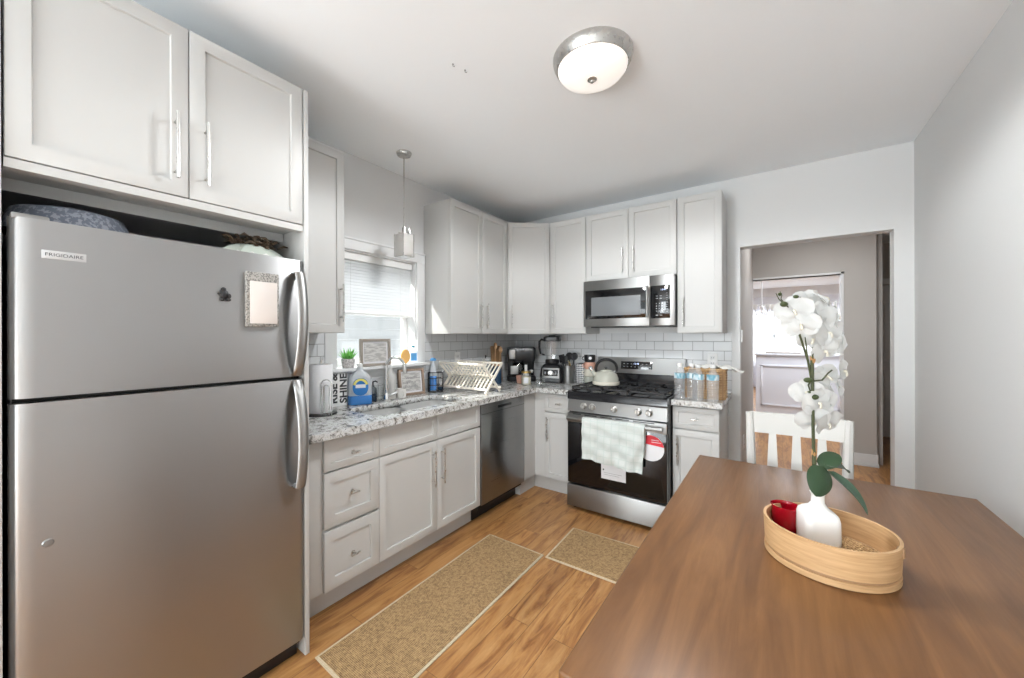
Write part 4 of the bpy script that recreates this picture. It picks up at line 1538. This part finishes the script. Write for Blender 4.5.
# frames
def frame(name, label, loc, rz, w, h, fm, txt, tsz, lean=R(6), dep=.028):
    t = thing(name, label, 'picture frame', loc, rz)
    mm = Matrix.Rotation(-lean, 4, 'X')
    b = B()
    bw_ = .018
    for x0, x1, z0, z1 in ((-w / 2, -w / 2 + bw_, 0, h), (w / 2 - bw_, w / 2, 0, h), (-w / 2 + bw_, w / 2 - bw_, 0, bw_), (-w / 2 + bw_, w / 2 - bw_, h - bw_, h)):
        b.box(x0, x1, -dep / 2, dep / 2, z0, z1, .001, mtx=mm)
    b.build('frame', fm, t)
    bd = B().box(-w / 2 + bw_, w / 2 - bw_, .0, .006, bw_, h - bw_, mtx=mm).build('board', 'card_white', t)
    pz = B().box(-w / 2 + .032, w / 2 - .032, -.003, .001, .032, h - .032 if fm != 'brown_wood_frame' else h - .03, mtx=mm).build('print', 'washed_board', bd)
    if txt:
        o = lettering('lettering', txt, tsz, 'grey_ink', bd, (0, -.0035, h / 2), FRONT, w * .5, .0004)
        o.data.transform(mm)
    return t
SZ = wz0 + .0225
frame('picture_frame', 'grey wooden framed sign standing on the window sill', (.034, -1.900, SZ), R(82), .235, .195, 'grey_wood_frame', None, .02, R(2))
frame('picture_frame', 'brown wooden framed white sign leaning behind the sink', (.060, -1.577, CTZ), R(84), .235, .205, 'brown_wood_frame', 'wash\nyour\nhands', .034, R(7))

# plant pot on sill
t = thing('potted_succulent', 'small green spiky succulent in a pinkish woven pot on the sill', 'plant', (.035, -2.120, SZ))
B().lathe([(0, 0), (.038, 0), (.046, .062), (.043, .062), (.040, .052), (0, .05)], n=28).build('pot', 'pot_weave', t)
b = B()
for k in range(22):
    a = k * 2.4
    tl = .25 + .75 * (k / 22)
    L = .088 - .016 * (k / 22)
    p = Vector((.010 * math.cos(a), .010 * math.sin(a), .050))
    d_ = Vector((math.cos(a) * math.sin(tl), math.sin(a) * math.sin(tl), math.cos(tl)))
    b.tube([p, p + d_ * L * .5, p + d_ * L + Vector((0, 0, .004))], [.008, .007, .0008], 6, flat=(1, .5))
b.build('leaves', 'succulent_green', t)

# sill: round sponge brush and spray bottle
t = thing('sponge', 'round orange and grey scrub sponge standing on the sill', 'sponge', (.035, -1.628, SZ))
B().lathe([(0, 0), (.035, 0), (.037, .004), (.037, .018), (.034, .022), (0, .022)], (0, 0, .056), 28, Matrix.Rotation(R(90), 4, 'X') @ Matrix.Rotation(R(0), 4, 'Y'), sy=1.5).build('sponge_body', 'orange_sponge', t)
t.rotation_euler = (0, 0, R(58))
t = thing('soap_bottle', 'white plastic bottle with pale blue label at the sill right end', 'bottle', (.038, -1.548, SZ), R(62))
rbox_loft(B(), [(.030, .018, .014, 0), (.033, .020, .016, .005), (.034, .020, .016, .085), (.026, .017, .014, .105), (.012, .012, .011, .115), (.011, .011, .0105, .125)]).build('bottle_body', 'milky_plastic', t, ang=60)
B().lathe([(0, .124), (.012, .124), (.012, .138), (0, .139)], n=18).build('cap', 'teal_label', t)
B().box(-.024, .024, -.0215, -.0195, .02, .08, .0005).build('label', 'blue_plastic', t).scale = (1, 1, 1)

# black wire caddy with a blue bottle
t = thing('wire_caddy', 'small black wire caddy at the right end of the sink', 'caddy', (.085, -1.345, CTZ), R(40))
t.scale = (1.0, 1.0, 1.15)
b = B()
for z in (.004, .05, .10, .14):
    b.tube([(x, y, z) for x, y in rrect(-.06, .06, -.04, .04, .015, 4)], .003, 6, closed=True)
for x in (-.055, -.02, .02, .055):
    for y in (-.04, .04):
        b.tube([(x, y, .004), (x, y, .14)], .0018, 6)
for y in (-.03, -.01, .01, .03):
    for x in (-.06, .06):
        b.tube([(x, y, .004), (x, y, .14)], .0018, 6)
        if x > 0:
            b.tube([(x, y, .14), (x + .012, y, .15)], .0018, 6)
for x in (-.03, 0, .03):
    b.tube([(x, -.04, .004), (x, .04, .004)], .0018, 6)
b.build('wire_basket', 'black_plastic', t)
t = thing('dish_soap_bottle', 'clear bottle with bright blue liquid and cap in the wire caddy', 'bottle', (.072, -1.362, CTZ + .008), R(50))
t.scale = (1.0, 1.0, 1.22)
rbox_loft(B(), [(.024, .018, .014, 0), (.027, .020, .016, .005), (.026, .019, .016, .14), (.019, .016, .014, .175), (.011, .011, .0105, .19), (.011, .011, .0105, .205)]).build('bottle_body', 'milky_plastic', t, ang=60)
rbox_loft(B(), [(.0275, .0205, .016, .004), (.0275, .0205, .016, .10), (.024, .018, .014, .102)]).build('liquid', 'blue_liquid', t, ang=60)
B().lathe([(0, .205), (.026, .205), (.026, .215), (.015, .223), (0, .224)], n=22).build('cap', 'blue_plastic', t)
t = thing('dish_brush', 'dark blue scrub brush lying in the wire caddy', 'brush', (.112, -1.317, CTZ + .008), R(40))
b = B()
b.ball((0, 0, .02), .022, (1.2, .9, .8), 14)
b.build('brush_head', 'navy_glaze', t)
B().tube([(0, 0, .03), (.012, .004, .10), (.02, .006, .17)], [.006, .005, .006], 8).build('brush_handle', 'white_plastic', t)

# dish rack
t = thing('dish_rack', 'folding cream wooden dish drying rack right of the sink', 'dish rack', (.300, -1.155, CTZ))
hx, hy, hh = .235, .115, .236
def leg_bar(x, s_, w=.009, d_=.011):
    b = B()
    L = math.hypot(2 * hy, hh)
    a = math.atan2(hh, 2 * hy * s_)
    b.box(-L / 2, L / 2, -w * .6, w * .6, -d_, d_, .002, mtx=Matrix.Translation((x, 0, hh / 2 + .006)) @ Matrix(((0, 1, 0, 0), (1, 0, 0, 0), (0, 0, 1, 0), (0, 0, 0, 1))) @ Matrix.Rotation(0, 4, 'X') @ Matrix.Rotation(-a if True else 0, 4, 'Y'))
    return b
for x, off_ in ((-hx, 0), (hx, 0)):
    for s_ in (1, -1):
        leg_bar(x + .012 * s_, s_).build('leg', 'rack_wood', t)
b = B()
for y, z in ((-hy, hh), (hy, hh), (-hy * .02, hh / 2 + .02), (-hy * .82, hh * .16), (hy * .82, hh * .16)):
    b.box(-hx - .01, hx + .01, y - .008, y + .008, z - .008, z + .010, .002)
b.build('rails', 'rack_wood', t)
nd = 12
for i in range(nd):
    x = -hx + .03 + (2 * hx - .06) * i / (nd - 1)
    b = B()
    b.tube([(x, -hy * .84, hh * .14), (x, hy * .98, hh)], .0062, 8)
    b.tube([(x + .004, hy * .84, hh * .14), (x + .004, -hy * .98, hh)], .0062, 8)
    b.build('dowel', 'rack_wood', t)

# behind the rack
t = thing('glass_teapot', 'small clear glass pot with knobbed lid behind the dish rack', 'jar', (.11, -.70, CTZ))
t.scale = (1.05, 1.05, 1.12)
B().lathe([(0, .002), (.045, 0), (.052, .006), (.055, .09), (.052, .18), (.046, .205), (.044, .205), (.05, .18), (.052, .09), (.048, .01), (0, .008)], n=32).build('glass_body', 'jar_glass', t)
B().lathe([(0, .222), (.030, .218), (.048, .204), (.046, .202), (0, .208)], n=32).build('lid', 'glass_grey', t)
B().lathe([(0, .220), (.006, .222), (.005, .232), (.010, .240), (.006, .248), (0, .249)], n=16).build('lid_knob', 'black_plastic', t)
t = thing('utensil_crock', 'dark navy utensil crock behind the dish rack', 'crock', (.165, -.600, CTZ))
B().lathe([(0, 0), (.045, 0), (.050, .005), (.052, .165), (.047, .165), (.045, .01), (0, .01)], n=32).build('crock_body', 'navy_glaze', t)
def spoon(label, x, y, z, top, mat, head='oval', rz=0):
    s_ = thing('cooking_spoon', label, 'utensil', (x, y, z), rz)
    tx, ty, tz = top
    B().tube([(0, 0, 0), (tx * .6, ty * .6, tz * .6), (tx, ty, tz)], [.005, .005, .006], 8).build('utensil_handle', mat, s_)
    d_ = Vector(top).normalized()
    B().ball((tx + d_.x * .025, ty + d_.y * .025, tz + d_.z * .025), .026, (.85, .25, 1.25), 16).build('utensil_head', mat, s_)
    return s_
spoon('wooden cooking spoon leaning left in the navy crock', .158, -.610, CTZ + .012, (.0, .005, .33), 'wood_spoon')
spoon('wooden cooking spoon leaning right in the navy crock', .172, -.587, CTZ + .012, (.012, .03, .29), 'wood_spoon')
t = thing('cutting_board', 'brown wooden cutting board leaning on the tiles beside the coffee maker', 'cutting board', (.045, -.425, CTZ), 0)
B().box(0, .016, -.085, .085, 0, .36, .006, mtx=Matrix.Rotation(R(-4), 4, 'Y')).build('board', 'wood_spoon', t)

# coffee maker
t = thing('coffee_maker', 'black drip coffee maker in the worktop corner', 'coffee maker', (.225, -.245, CTZ), R(36))
t.scale = (1.14, 1.0, 1.0)
rbox_loft(B(), [(.125, .11, .03, 0), (.128, .112, .03, .01), (.128, .112, .03, .045), (.12, .10, .03, .052)]).build('base', 'black_plastic', t, ang=50)
B().box(-.12, .12, .02, .11, .045, .34, .01).build('rear_column', 'black_plastic', t)
rbox_loft(B(), [(.118, .10, .03, .205), (.125, .108, .03, .23), (.126, .110, .03, .335), (.115, .10, .03, .350)]).build('top_housing', 'black_plastic', t, ang=50)
B().box(-.112, -.058, -.113, -.108, .23, .325, .003).build('water_window', 'steel_bright', t)
B().box(-.022, .018, -.1125, -.1095, .318, .328, .001).build('logo_plate', 'silver_print', t)
cf = B().lathe([(0, .055), (.06, .055), (.068, .07), (.070, .13), (.055, .175), (.045, .19), (.043, .188), (.066, .13), (.062, .07), (0, .062)], (-.025, -.03, 0), 32).build('carafe', 'smoke_glass', t)
b = B()
b.lathe([(.047, .186), (.05, .19), (.048, .202), (0, .204)], (-.025, -.03, 0), 32)
b.tube([(.02, -.055, .185), (.045, -.085, .18), (.052, -.09, .12), (.035, -.07, .085)], .008, 8)
b.build('carafe_handle', 'black_plastic', cf)
B().box(-.10, -.03, -.1145, -.111, .075, .16, .002).build('front_panel', 'steel_bright', t)
B().lathe([(.019, 0), (.019, .004), (.015, .010), (0, .011)], (.085, -.110, .105), 20, Matrix.Rotation(R(90), 4, 'X')).build('dial', 'nickel', t)
B().lathe([(.024, 0), (.024, .003), (.018, .004)], (.085, -.110, .105), 24, Matrix.Rotation(R(90), 4, 'X')).build('dial_ring', 'black_plastic', t)

# candle jar, stirring stick, small flower holder
t = thing('jar_candle', 'cream jar candle in clear glass in front of the coffee maker', 'candle', (.460, -.525, CTZ))
B().lathe([(0, 0), (.044, 0), (.048, .004), (.048, .095), (.043, .104), (.043, .112), (.040, .112), (.040, .104), (.045, .094), (.045, .006), (0, .005)], n=32).build('jar', 'jar_glass', t)
B().lathe([(0, .006), (.0435, .006), (.0435, .078), (0, .078)], n=28).build('wax', 'wax', t)
B().lathe([(0, .113), (.044, .112), (.045, .118), (.044, .128), (0, .129)], n=28).build('lid', 'gold_metal', t)
B().box(-.022, .022, -.0495, -.0475, .018, .072, .0008, mtx=Matrix.Rotation(R(30), 4, 'Z')).build('label', 'card_white', t)
t = thing('lotion_bottle', 'slim white bottle with a long neck behind the jar candle', 'bottle', (.395, -.425, CTZ))
B().lathe([(0, 0), (.030, 0), (.032, .004), (.032, .085), (.014, .11), (.0125, .18), (0, .181)], n=24).build('bottle_body', 'white_plastic', t)
t = thing('ceramic_cup', 'small pinkish ceramic cup left of the jar candle', 'cup', (.345, -.455, CTZ))
B().lathe([(0, .002), (.026, 0), (.030, .004), (.038, .07), (.036, .075), (.033, .07), (.027, .01), (0, .008)], n=28).build('cup_body', 'pink_glaze', t)
t = thing('glass_jar', 'low round clear glass jar with pointed lid before the blender', 'jar', (.625, -.545, CTZ))
B().lathe([(0, .002), (.034, 0), (.043, .008), (.046, .03), (.040, .05), (.038, .05), (.043, .03), (.040, .010), (0, .006)], n=32).build('jar_body', 'jar_glass', t)
B().lathe([(.043, .050), (.036, .062), (.012, .075), (.006, .088), (.011, .098), (.006, .106), (0, .107)], n=28).build('lid', 'jar_glass', t)

# blender
t = thing('blender', 'tall countertop blender with grey control base and black lid', 'blender', (.549, -.17, CTZ), R(18))
t.scale = (1.1, 1.0, 1.03)
rbox_loft(B(), [(.100, .098, .025, 0), (.104, .100, .025, .012), (.102, .096, .025, .05), (.095, .088, .03, .135), (.078, .074, .03, .165), (.062, .062, .03, .178)]).build('motor_base', 'black_plastic', t, ang=50)
mmb = Matrix.Translation((0, -.0965, .093)) @ Matrix.Rotation(R(-5), 4, 'X')
pn = B().box(-.080, .080, -.006, .004, -.050, .050, .006, 3, mtx=mmb).build('front_panel', 'steel_bright', t)
B().box(-.066, .066, -.008, -.004, -.026, .034, .006, 3, mtx=mmb).build('panel_inset', 'black_enamel', pn)
b = B()
b.lathe([(.024, 0), (.024, .004), (.018, .006), (.016, .018), (0, .019)], (0, -.104, .095), 24, Matrix.Rotation(R(90), 4, 'X'))
b.build('dial', 'nickel', pn)
b = B()
for x in (-.047, .047):
    b.box(x - .006, x + .006, -.0125, -.007, -.010, .014, .002, mtx=mmb)
b.build('switches', 'silver_print', pn)
B().lathe([(.060, .176), (.064, .19), (.064, .215), (.056, .222), (.050, .222), (.050, .18)], n=32).build('jar_collar', 'black_plastic', t)
J = []
jar = rbox_loft(B(), [(.050, .050, .03, .20), (.053, .053, .03, .23), (.068, .068, .03, .40)]).build('jar', 'jar_glass', t, ang=50)
B().box(-.006, .006, -.0705, -.058, .24, .39, .002, mtx=None).build('measure_strip', 'silver_print', jar)
rbox_loft(B(), [(.072, .072, .03, .395), (.074, .074, .03, .402), (.072, .072, .03, .436), (.060, .060, .03, .444)]).box(-.03, .03, -.03, .03, .440, .455, .008).build('lid', 'black_plastic', t, ang=50)
B().tube([(-.064, 0, .405), (-.10, 0, .415), (-.118, 0, .395), (-.120, 0, .33), (-.108, 0, .275), (-.070, 0, .262)], [.012, .013, .014, .013, .012, .012], 10, flat=(1.2, .8)).build('jar_handle', 'black_plastic', t)

# steel utensil crock with tools
t = thing('utensil_crock', 'brushed steel utensil crock right of the blender', 'crock', (.722, -.165, CTZ))
B().lathe([(0, 0), (.053, 0), (.055, .003), (.055, .167), (.051, .170), (.050, .165), (.050, .006), (0, .006)], n=40).build('crock_body', 'steel_bright', t)
gu = 'kitchen tools in the steel crock'
def utensil(name, label, dx_, dy_, top, mat, head):
    u_ = thing(name, label, 'utensil', (.722 + dx_, -.165 + dy_, CTZ + .008))
    T = Vector(top)
    B().tube([(0, 0, 0), T * .5, T], [.004, .0045, .006], 8).build('utensil_handle', mat, u_)
    head(T, u_, mat)
    return u_
def h_turner(T, u_, mat):
    a = math.atan2(T.z, T.x)
    B().box(-.005, .075, -.003, .003, -.032, .032, .003, mtx=Matrix.Translation(T) @ Matrix.Rotation(-a, 4, 'Y')).build('utensil_head', mat, u_)
def h_ring(T, u_, mat):
    c = T + T.normalized() * .035
    b = B()
    b.lathe([(.0, -.004), (.020, -.003), (.036, .002), (.040, .010), (.037, .011), (.030, .004), (0, .000)], c, 24, Matrix.Rotation(R(75), 4, 'X'))
    b.build('utensil_head', mat, u_)
def h_whisk(T, u_, mat):
    b = B()
    d_ = T.normalized()
    for k in range(5):
        a = PI * k / 5
        s__ = Vector((math.cos(a), math.sin(a), 0))
        pts_ = []
        for i in range(13):
            q = i / 12 * PI
            pts_.append(T + d_ * (.045 - .045 * math.cos(q)) + s__ * .022 * math.sin(q))
        b.tube(pts_, .0018, 5)
    b.build('utensil_head', mat, u_)
utensil('spatula', 'black slotted turner tipping left in the steel crock', -.015, .0, (-.045, .005, .195), 'black_plastic', h_turner)
utensil('ladle', 'black round-headed ladle at the right of the steel crock', .012, .012, (.038, .01, .215), 'black_plastic', h_ring)
utensil('cooking_spoon', 'black straight spoon upright in the steel crock', .0, .015, (.0, .012, .215), 'black_plastic', h_ring)
utensil('spatula', 'black narrow spatula leaning forward in the steel crock', -.004, -.012, (-.018, -.012, .185), 'black_plastic', h_turner)
utensil('whisk', 'gold whisk with short handle in the steel crock', .006, -.010, (.006, -.012, .115), 'gold_metal', h_whisk)

# patterned box and stacked mugs
t = thing('patterned_canister', 'black and white patterned canister between steel crock and mugs', 'canister', (.820, -.065, CTZ))
n_ = NT('zigzag')
v_ = n_.coord((60, 60, 60))
wv = n_.node('ShaderNodeTexChecker', {'Vector': n_.coord((1, 1, 1), (0, R(45), 0)), 'Scale': 75.0, 'Color1': (.72, .72, .72), 'Color2': (.10, .10, .11)})
n_.P(Base_Color=wv.outputs['Color'], Roughness=.5)
MATS['zigzag'] = n_.m
B().box(-.043, .043, -.043, .043, 0, .188, .004).build('canister_body', 'zigzag', t)
B().box(-.041, .041, -.041, .041, .188, .194, .003).build('lid', 'black_plastic', t)
mx_, my_ = .926, -.120
hz = 0
for nm, col, hgt in (('grey green mug at the bottom of the mug stack', 'sage_glaze', .072), ('cream mug second from the bottom of the mug stack', 'cream_glaze', .070), ('pinkish mug second from the top of the mug stack', 'pink_glaze', .066)):
    mug('coffee_mug', nm, (mx_, my_, CTZ + hz), col, .052, hgt, R(200), cat='mug')['group'] = 'stack of mugs left of the stove'
    hz += hgt + .0005
t = mug('coffee_mug', 'black mug with white round mark on top of the mug stack', (mx_, my_, CTZ + hz), 'black_plastic', .052, .070, R(200))
t['group'] = 'stack of mugs left of the stove'
B().lathe([(0, 0), (.014, 0), (.014, .0008), (0, .0008)], (.0, 0, 0), 20, Matrix.Rotation(0, 4, 'X')).build('round_mark', 'card_white', t)
o = t.children[-1]
o.matrix_local = Matrix.Rotation(R(-200 - 62), 4, 'Z') @ Matrix.Translation((0.0528, 0, .04)) @ Matrix.Rotation(R(90), 4, 'Y')

# kettle on the back left burner
kx, ky, kz = 1.205, -.445, .9925
t = thing('tea_kettle', 'sage green kettle with black handle on the left rear burner', 'kettle', (kx, ky, kz), R(25))
t.scale = (1.05, 1.05, 1.0)
B().lathe([(0, 0), (.098, 0), (.103, .006), (.104, .024), (.100, .030), (.098, .055), (.085, .090), (.058, .112), (.045, .116), (0, .117)], n=48).build('kettle_body', 'sage_enamel', t, ang=50)
B().lathe([(.099, -.0005), (.1045, .004), (.1055, .026), (.1015, .030)], n=48).build('base_band', 'cream_glaze', t)
B().lathe([(.046, .114), (.044, .122), (.025, .128), (0, .130)], n=32).build('lid', 'sage_enamel', t)
B().lathe([(0, .128), (.007, .130), (.006, .136), (.013, .142), (.010, .150), (0, .151)], n=18).build('lid_knob', 'black_plastic', t)
B().tube([(-.075, 0, .075), (-.098, 0, .100), (-.112, 0, .122)], [.022, .017, .014], 14).build('spout', 'sage_enamel', t)
B().tube([(-.110, 0, .118), (-.122, 0, .138), (-.112, 0, .152)], [.016, .017, .010], 14).build('spout_whistle', 'chrome', t)
pp = []
for i in range(17):
    a = R(200 - 220 * i / 16)
    pp.append((.004 + .082 * math.cos(a), 0, .135 + .078 * math.sin(a)))
B().tube(pp, .0125, 12, flat=(1.2, .9)).build('handle', 'black_plastic', t)
b = B()
for s_ in (-1, 1):
    b.tube([(.004 + s_ * .070, 0, .118), (.004 + s_ * .062, 0, .090)], .006, 8)
b.build('handle_mount', 'chrome', t)

# water bottles
def bottle_parts(t, seed):
    prof = [(0, .004), (.012, .002), (.024, 0), (.030, .004), (.031, .012), (.029, .02), (.031, .028), (.029, .036), (.031, .044), (.029, .052), (.031, .060), (.029, .068), (.0315, .078),
            (.0315, .120), (.030, .135), (.026, .155), (.018, .175), (.0125, .188), (.0125, .198)]
    B().lathe(prof, n=28).build('bottle_body', 'bottle_plastic', t, ang=60)
    B().lathe([(0, .007), (.0275, .007), (.0275, .128), (.023, .155), (0, .16)], n=24).build('water', 'water', t)
    B().lathe([(0, .196), (.0145, .196), (.0145, .212), (.013, .214), (0, .214)], n=20).build('cap', 'white_plastic', t)
    l_ = B().lathe([(.0318, .126), (.0322, .126), (.0322, .158 - .001), (.0285, .150 + .006)], n=28).build('label_band', 'bottle_label', t, ang=60)
n_ = NT('bottle_label')
g_ = n_.noise(n_.coord((60, 60, 20)), 1.0, 2)
n_.P(Base_Color=n_.ramp(g_, [(.38, (.12, .32, .42)), (.5, (.40, .58, .66)), (.6, (.70, .78, .82))]), Roughness=.35)
MATS['bottle_label'] = n_.m
bot0 = None
def copy_tree(o, parent=None):
    c = o.copy()
    COL.objects.link(c)
    c.parent = parent
    for ch in list(o.children):
        copy_tree(ch, c)
    return c
spots = [(1.808, -.580, 'clear plastic water bottle nearest the stove in the front row'),
         (1.880, -.530, 'clear plastic water bottle set slightly back, second from the stove'),
         (1.932, -.612, 'clear plastic water bottle third from the stove, nearest the worktop edge'),
         (2.022, -.605, 'clear plastic water bottle farthest from the stove, at the worktop end')]
for i, (x, y, lb) in enumerate(spots):
    if i == 0:
        bot0 = thing('water_bottle', lb, 'bottle', (x, y, CTZ), 0, 'water bottles on the short worktop')
        bottle_parts(bot0, 0)
        o = bot0
    else:
        o = copy_tree(bot0)
        o.location = (x, y, CTZ)
        o['label'] = lb
        o.rotation_euler = (0, 0, i * 1.3)
    s_ = 1.2
    o.scale = (s_, s_, s_)

# wire basket with a cloth behind the bottles
t = thing('wicker_basket', 'brown woven wicker basket behind the water bottles', 'basket', (1.950, -.40, CTZ), 0)
b = B()
bx_, by_, bh_ = .128, .080, .205
base = rrect(-bx_, bx_, -by_, by_, .03, 5)
nb = len(base)
for k in range(12):
    z = .006 + k * (bh_ - .01) / 11
    pts_ = []
    for i in range(nb * 3):
        f_ = i / 3
        i0 = int(f_) % nb
        i1 = (i0 + 1) % nb
        fr_ = f_ - int(f_)
        x = base[i0][0] * (1 - fr_) + base[i1][0] * fr_
        y = base[i0][1] * (1 - fr_) + base[i1][1] * fr_
        w_ = 1 + .035 * (1 if (i + k) % 2 else -1)
        pts_.append((x * w_, y * w_, z))
    b.tube(pts_, .0058, 5, closed=True)
b.build('weave', 'wicker', t)
b = B()
for i in range(0, nb, 1):
    x, y = base[i]
    b.tube([(x, y, 0), (x, y, bh_ + .006)], .004, 5)
for k in range(14):
    x = -bx_ + 2 * bx_ * (k + .5) / 14
    for y in (-by_, by_):
        b.tube([(x, y, 0), (x, y, bh_ + .006)], .004, 5)
b.box(-bx_ + .004, bx_ - .004, -by_ + .004, by_ - .004, .001, .008)
b.build('stakes', 'wood_spoon', t)
b = B()
b.tube([(x * 1.03, y * 1.03, bh_ + .008) for x, y in base], .008, 8, closed=True)
b.build('rim', 'wicker', t)
t = thing('napkin', 'thin white cloth draped over the rim of the wicker basket', 'cloth', (2.00, -.40, CTZ + bh_ + .0175))
g = []
for i in range(25):
    row = []
    for j in range(13):
        x = -.13 + .32 * i / 24
        y = -.085 + .17 * j / 12
        z = .012 + .012 * math.sin(i * .7) * math.cos(j * .9) - (max(0, abs(x) - .10) * .5)
        row.append((x, y, max(z, -.02 if abs(x) > .13 else .001)))
    g.append(row)
B().sheet(g, .003).build('cloth', 'white_lace', t)

# wall plates
def plate(label, loc, rz, holes=True, w=.075, h=.118):
    t = thing('outlet_plate', label, 'outlet', loc, rz)
    B().box(-w / 2, w / 2, -.006, 0, -h / 2, h / 2, .002).build('cover', 'white_plastic', t)
    b = B()
    for z in (-.022, .022):
        b.box(-.017, .017, -.008, -.004, z - .014, z + .014, .004)
    b.build('sockets', 'white_trim', t)
    b = B()
    for z in (-.022, .022):
        b.box(-.008, -.006, -.0086, -.007, z - .005, z + .005).box(.006, .008, -.0086, -.007, z - .005, z + .005)
    b.build('slots', 'dark_gap', t)
    return t
plate('white outlet plate on the window-wall tiles above the dish rack', (.0125, -1.0, 1.20), R(90))
plate('white outlet plate on the back tiles above the wicker basket', (1.95, -.0125, 1.20), 0)
plate('white outlet plate low on the hall wall beyond the doorway', (2.1435, .29, .49), R(90))
t = thing('thermostat', 'slim white sensor plate on the hall wall beside the doorway', 'switch', (2.1435, .05, 1.40), R(90))
B().box(-.02, .02, -.012, 0, -.05, .05, .003).build('cover', 'white_plastic', t)

# chandelier in the far room
t = thing('chandelier', 'small white chandelier hanging in the bright far room', 'chandelier', (2.14, 5.5, H))
b = B()
b.tube([(0, 0, 0), (0, 0, -.80)], .012, 8)
b.lathe([(0, 0), (.06, 0), (.05, -.03), (0, -.035)], n=20)
b.ball((0, 0, -.72), .035, (1, 1, 1.4))
b.build('stem', 'white_plastic', t)
for k in range(5):
    a = k * 2 * PI / 5 + .3
    c_, s_ = math.cos(a), math.sin(a)
    ar = B().tube([(0, 0, -.78), (.07 * c_, .07 * s_, -.86), (.14 * c_, .14 * s_, -.84), (.17 * c_, .17 * s_, -.76)], .007, 8).build('arm', 'nickel', t)
    B().lathe([(.022, -.76), (.05, -.66), (.046, -.66), (.018, -.757)], (.17 * c_, .17 * s_, 0), 18).build('glass_shade', 'frost', ar)
# sheer curtains
def curtain(label, x0, x1, y):
    t = thing('sheer_curtain', label, 'curtain', ((x0 + x1) / 2, y, .0))
    g = []
    n = 90
    for i in range(n + 1):
        x = (x0 - x1) / 2 + (x1 - x0) * i / n
        row = [(x, .03 * math.sin(i * .9) * (1 - .2 * j), 2.22 - 2.2 * j / 3) for j in range(4)]
        g.append(row)
    B().sheet(g).build('cloth', 'sheer', t)
    B().tube([((x0 - x1) / 2 - .03, 0, 2.24), ((x1 - x0) / 2 + .03, 0, 2.24)], .012, 10).build('rod', 'white_plastic', t)
curtain('left white sheer curtain over the far room window', 1.55, 2.28, 8.98)
curtain('right white sheer curtain over the far room window', 2.36, 3.85, 8.98)
# low grey ledge item on the half wall
b = B()
b.box(2.24, 2.66, hwy + .01, hwy + .11, hwz + .0305, hwz + .05, .004)
tag(b.build('ledge_tray', 'grey_wood_frame', None), 'flat grey strip tray lying on the panelled half wall', 'tray')
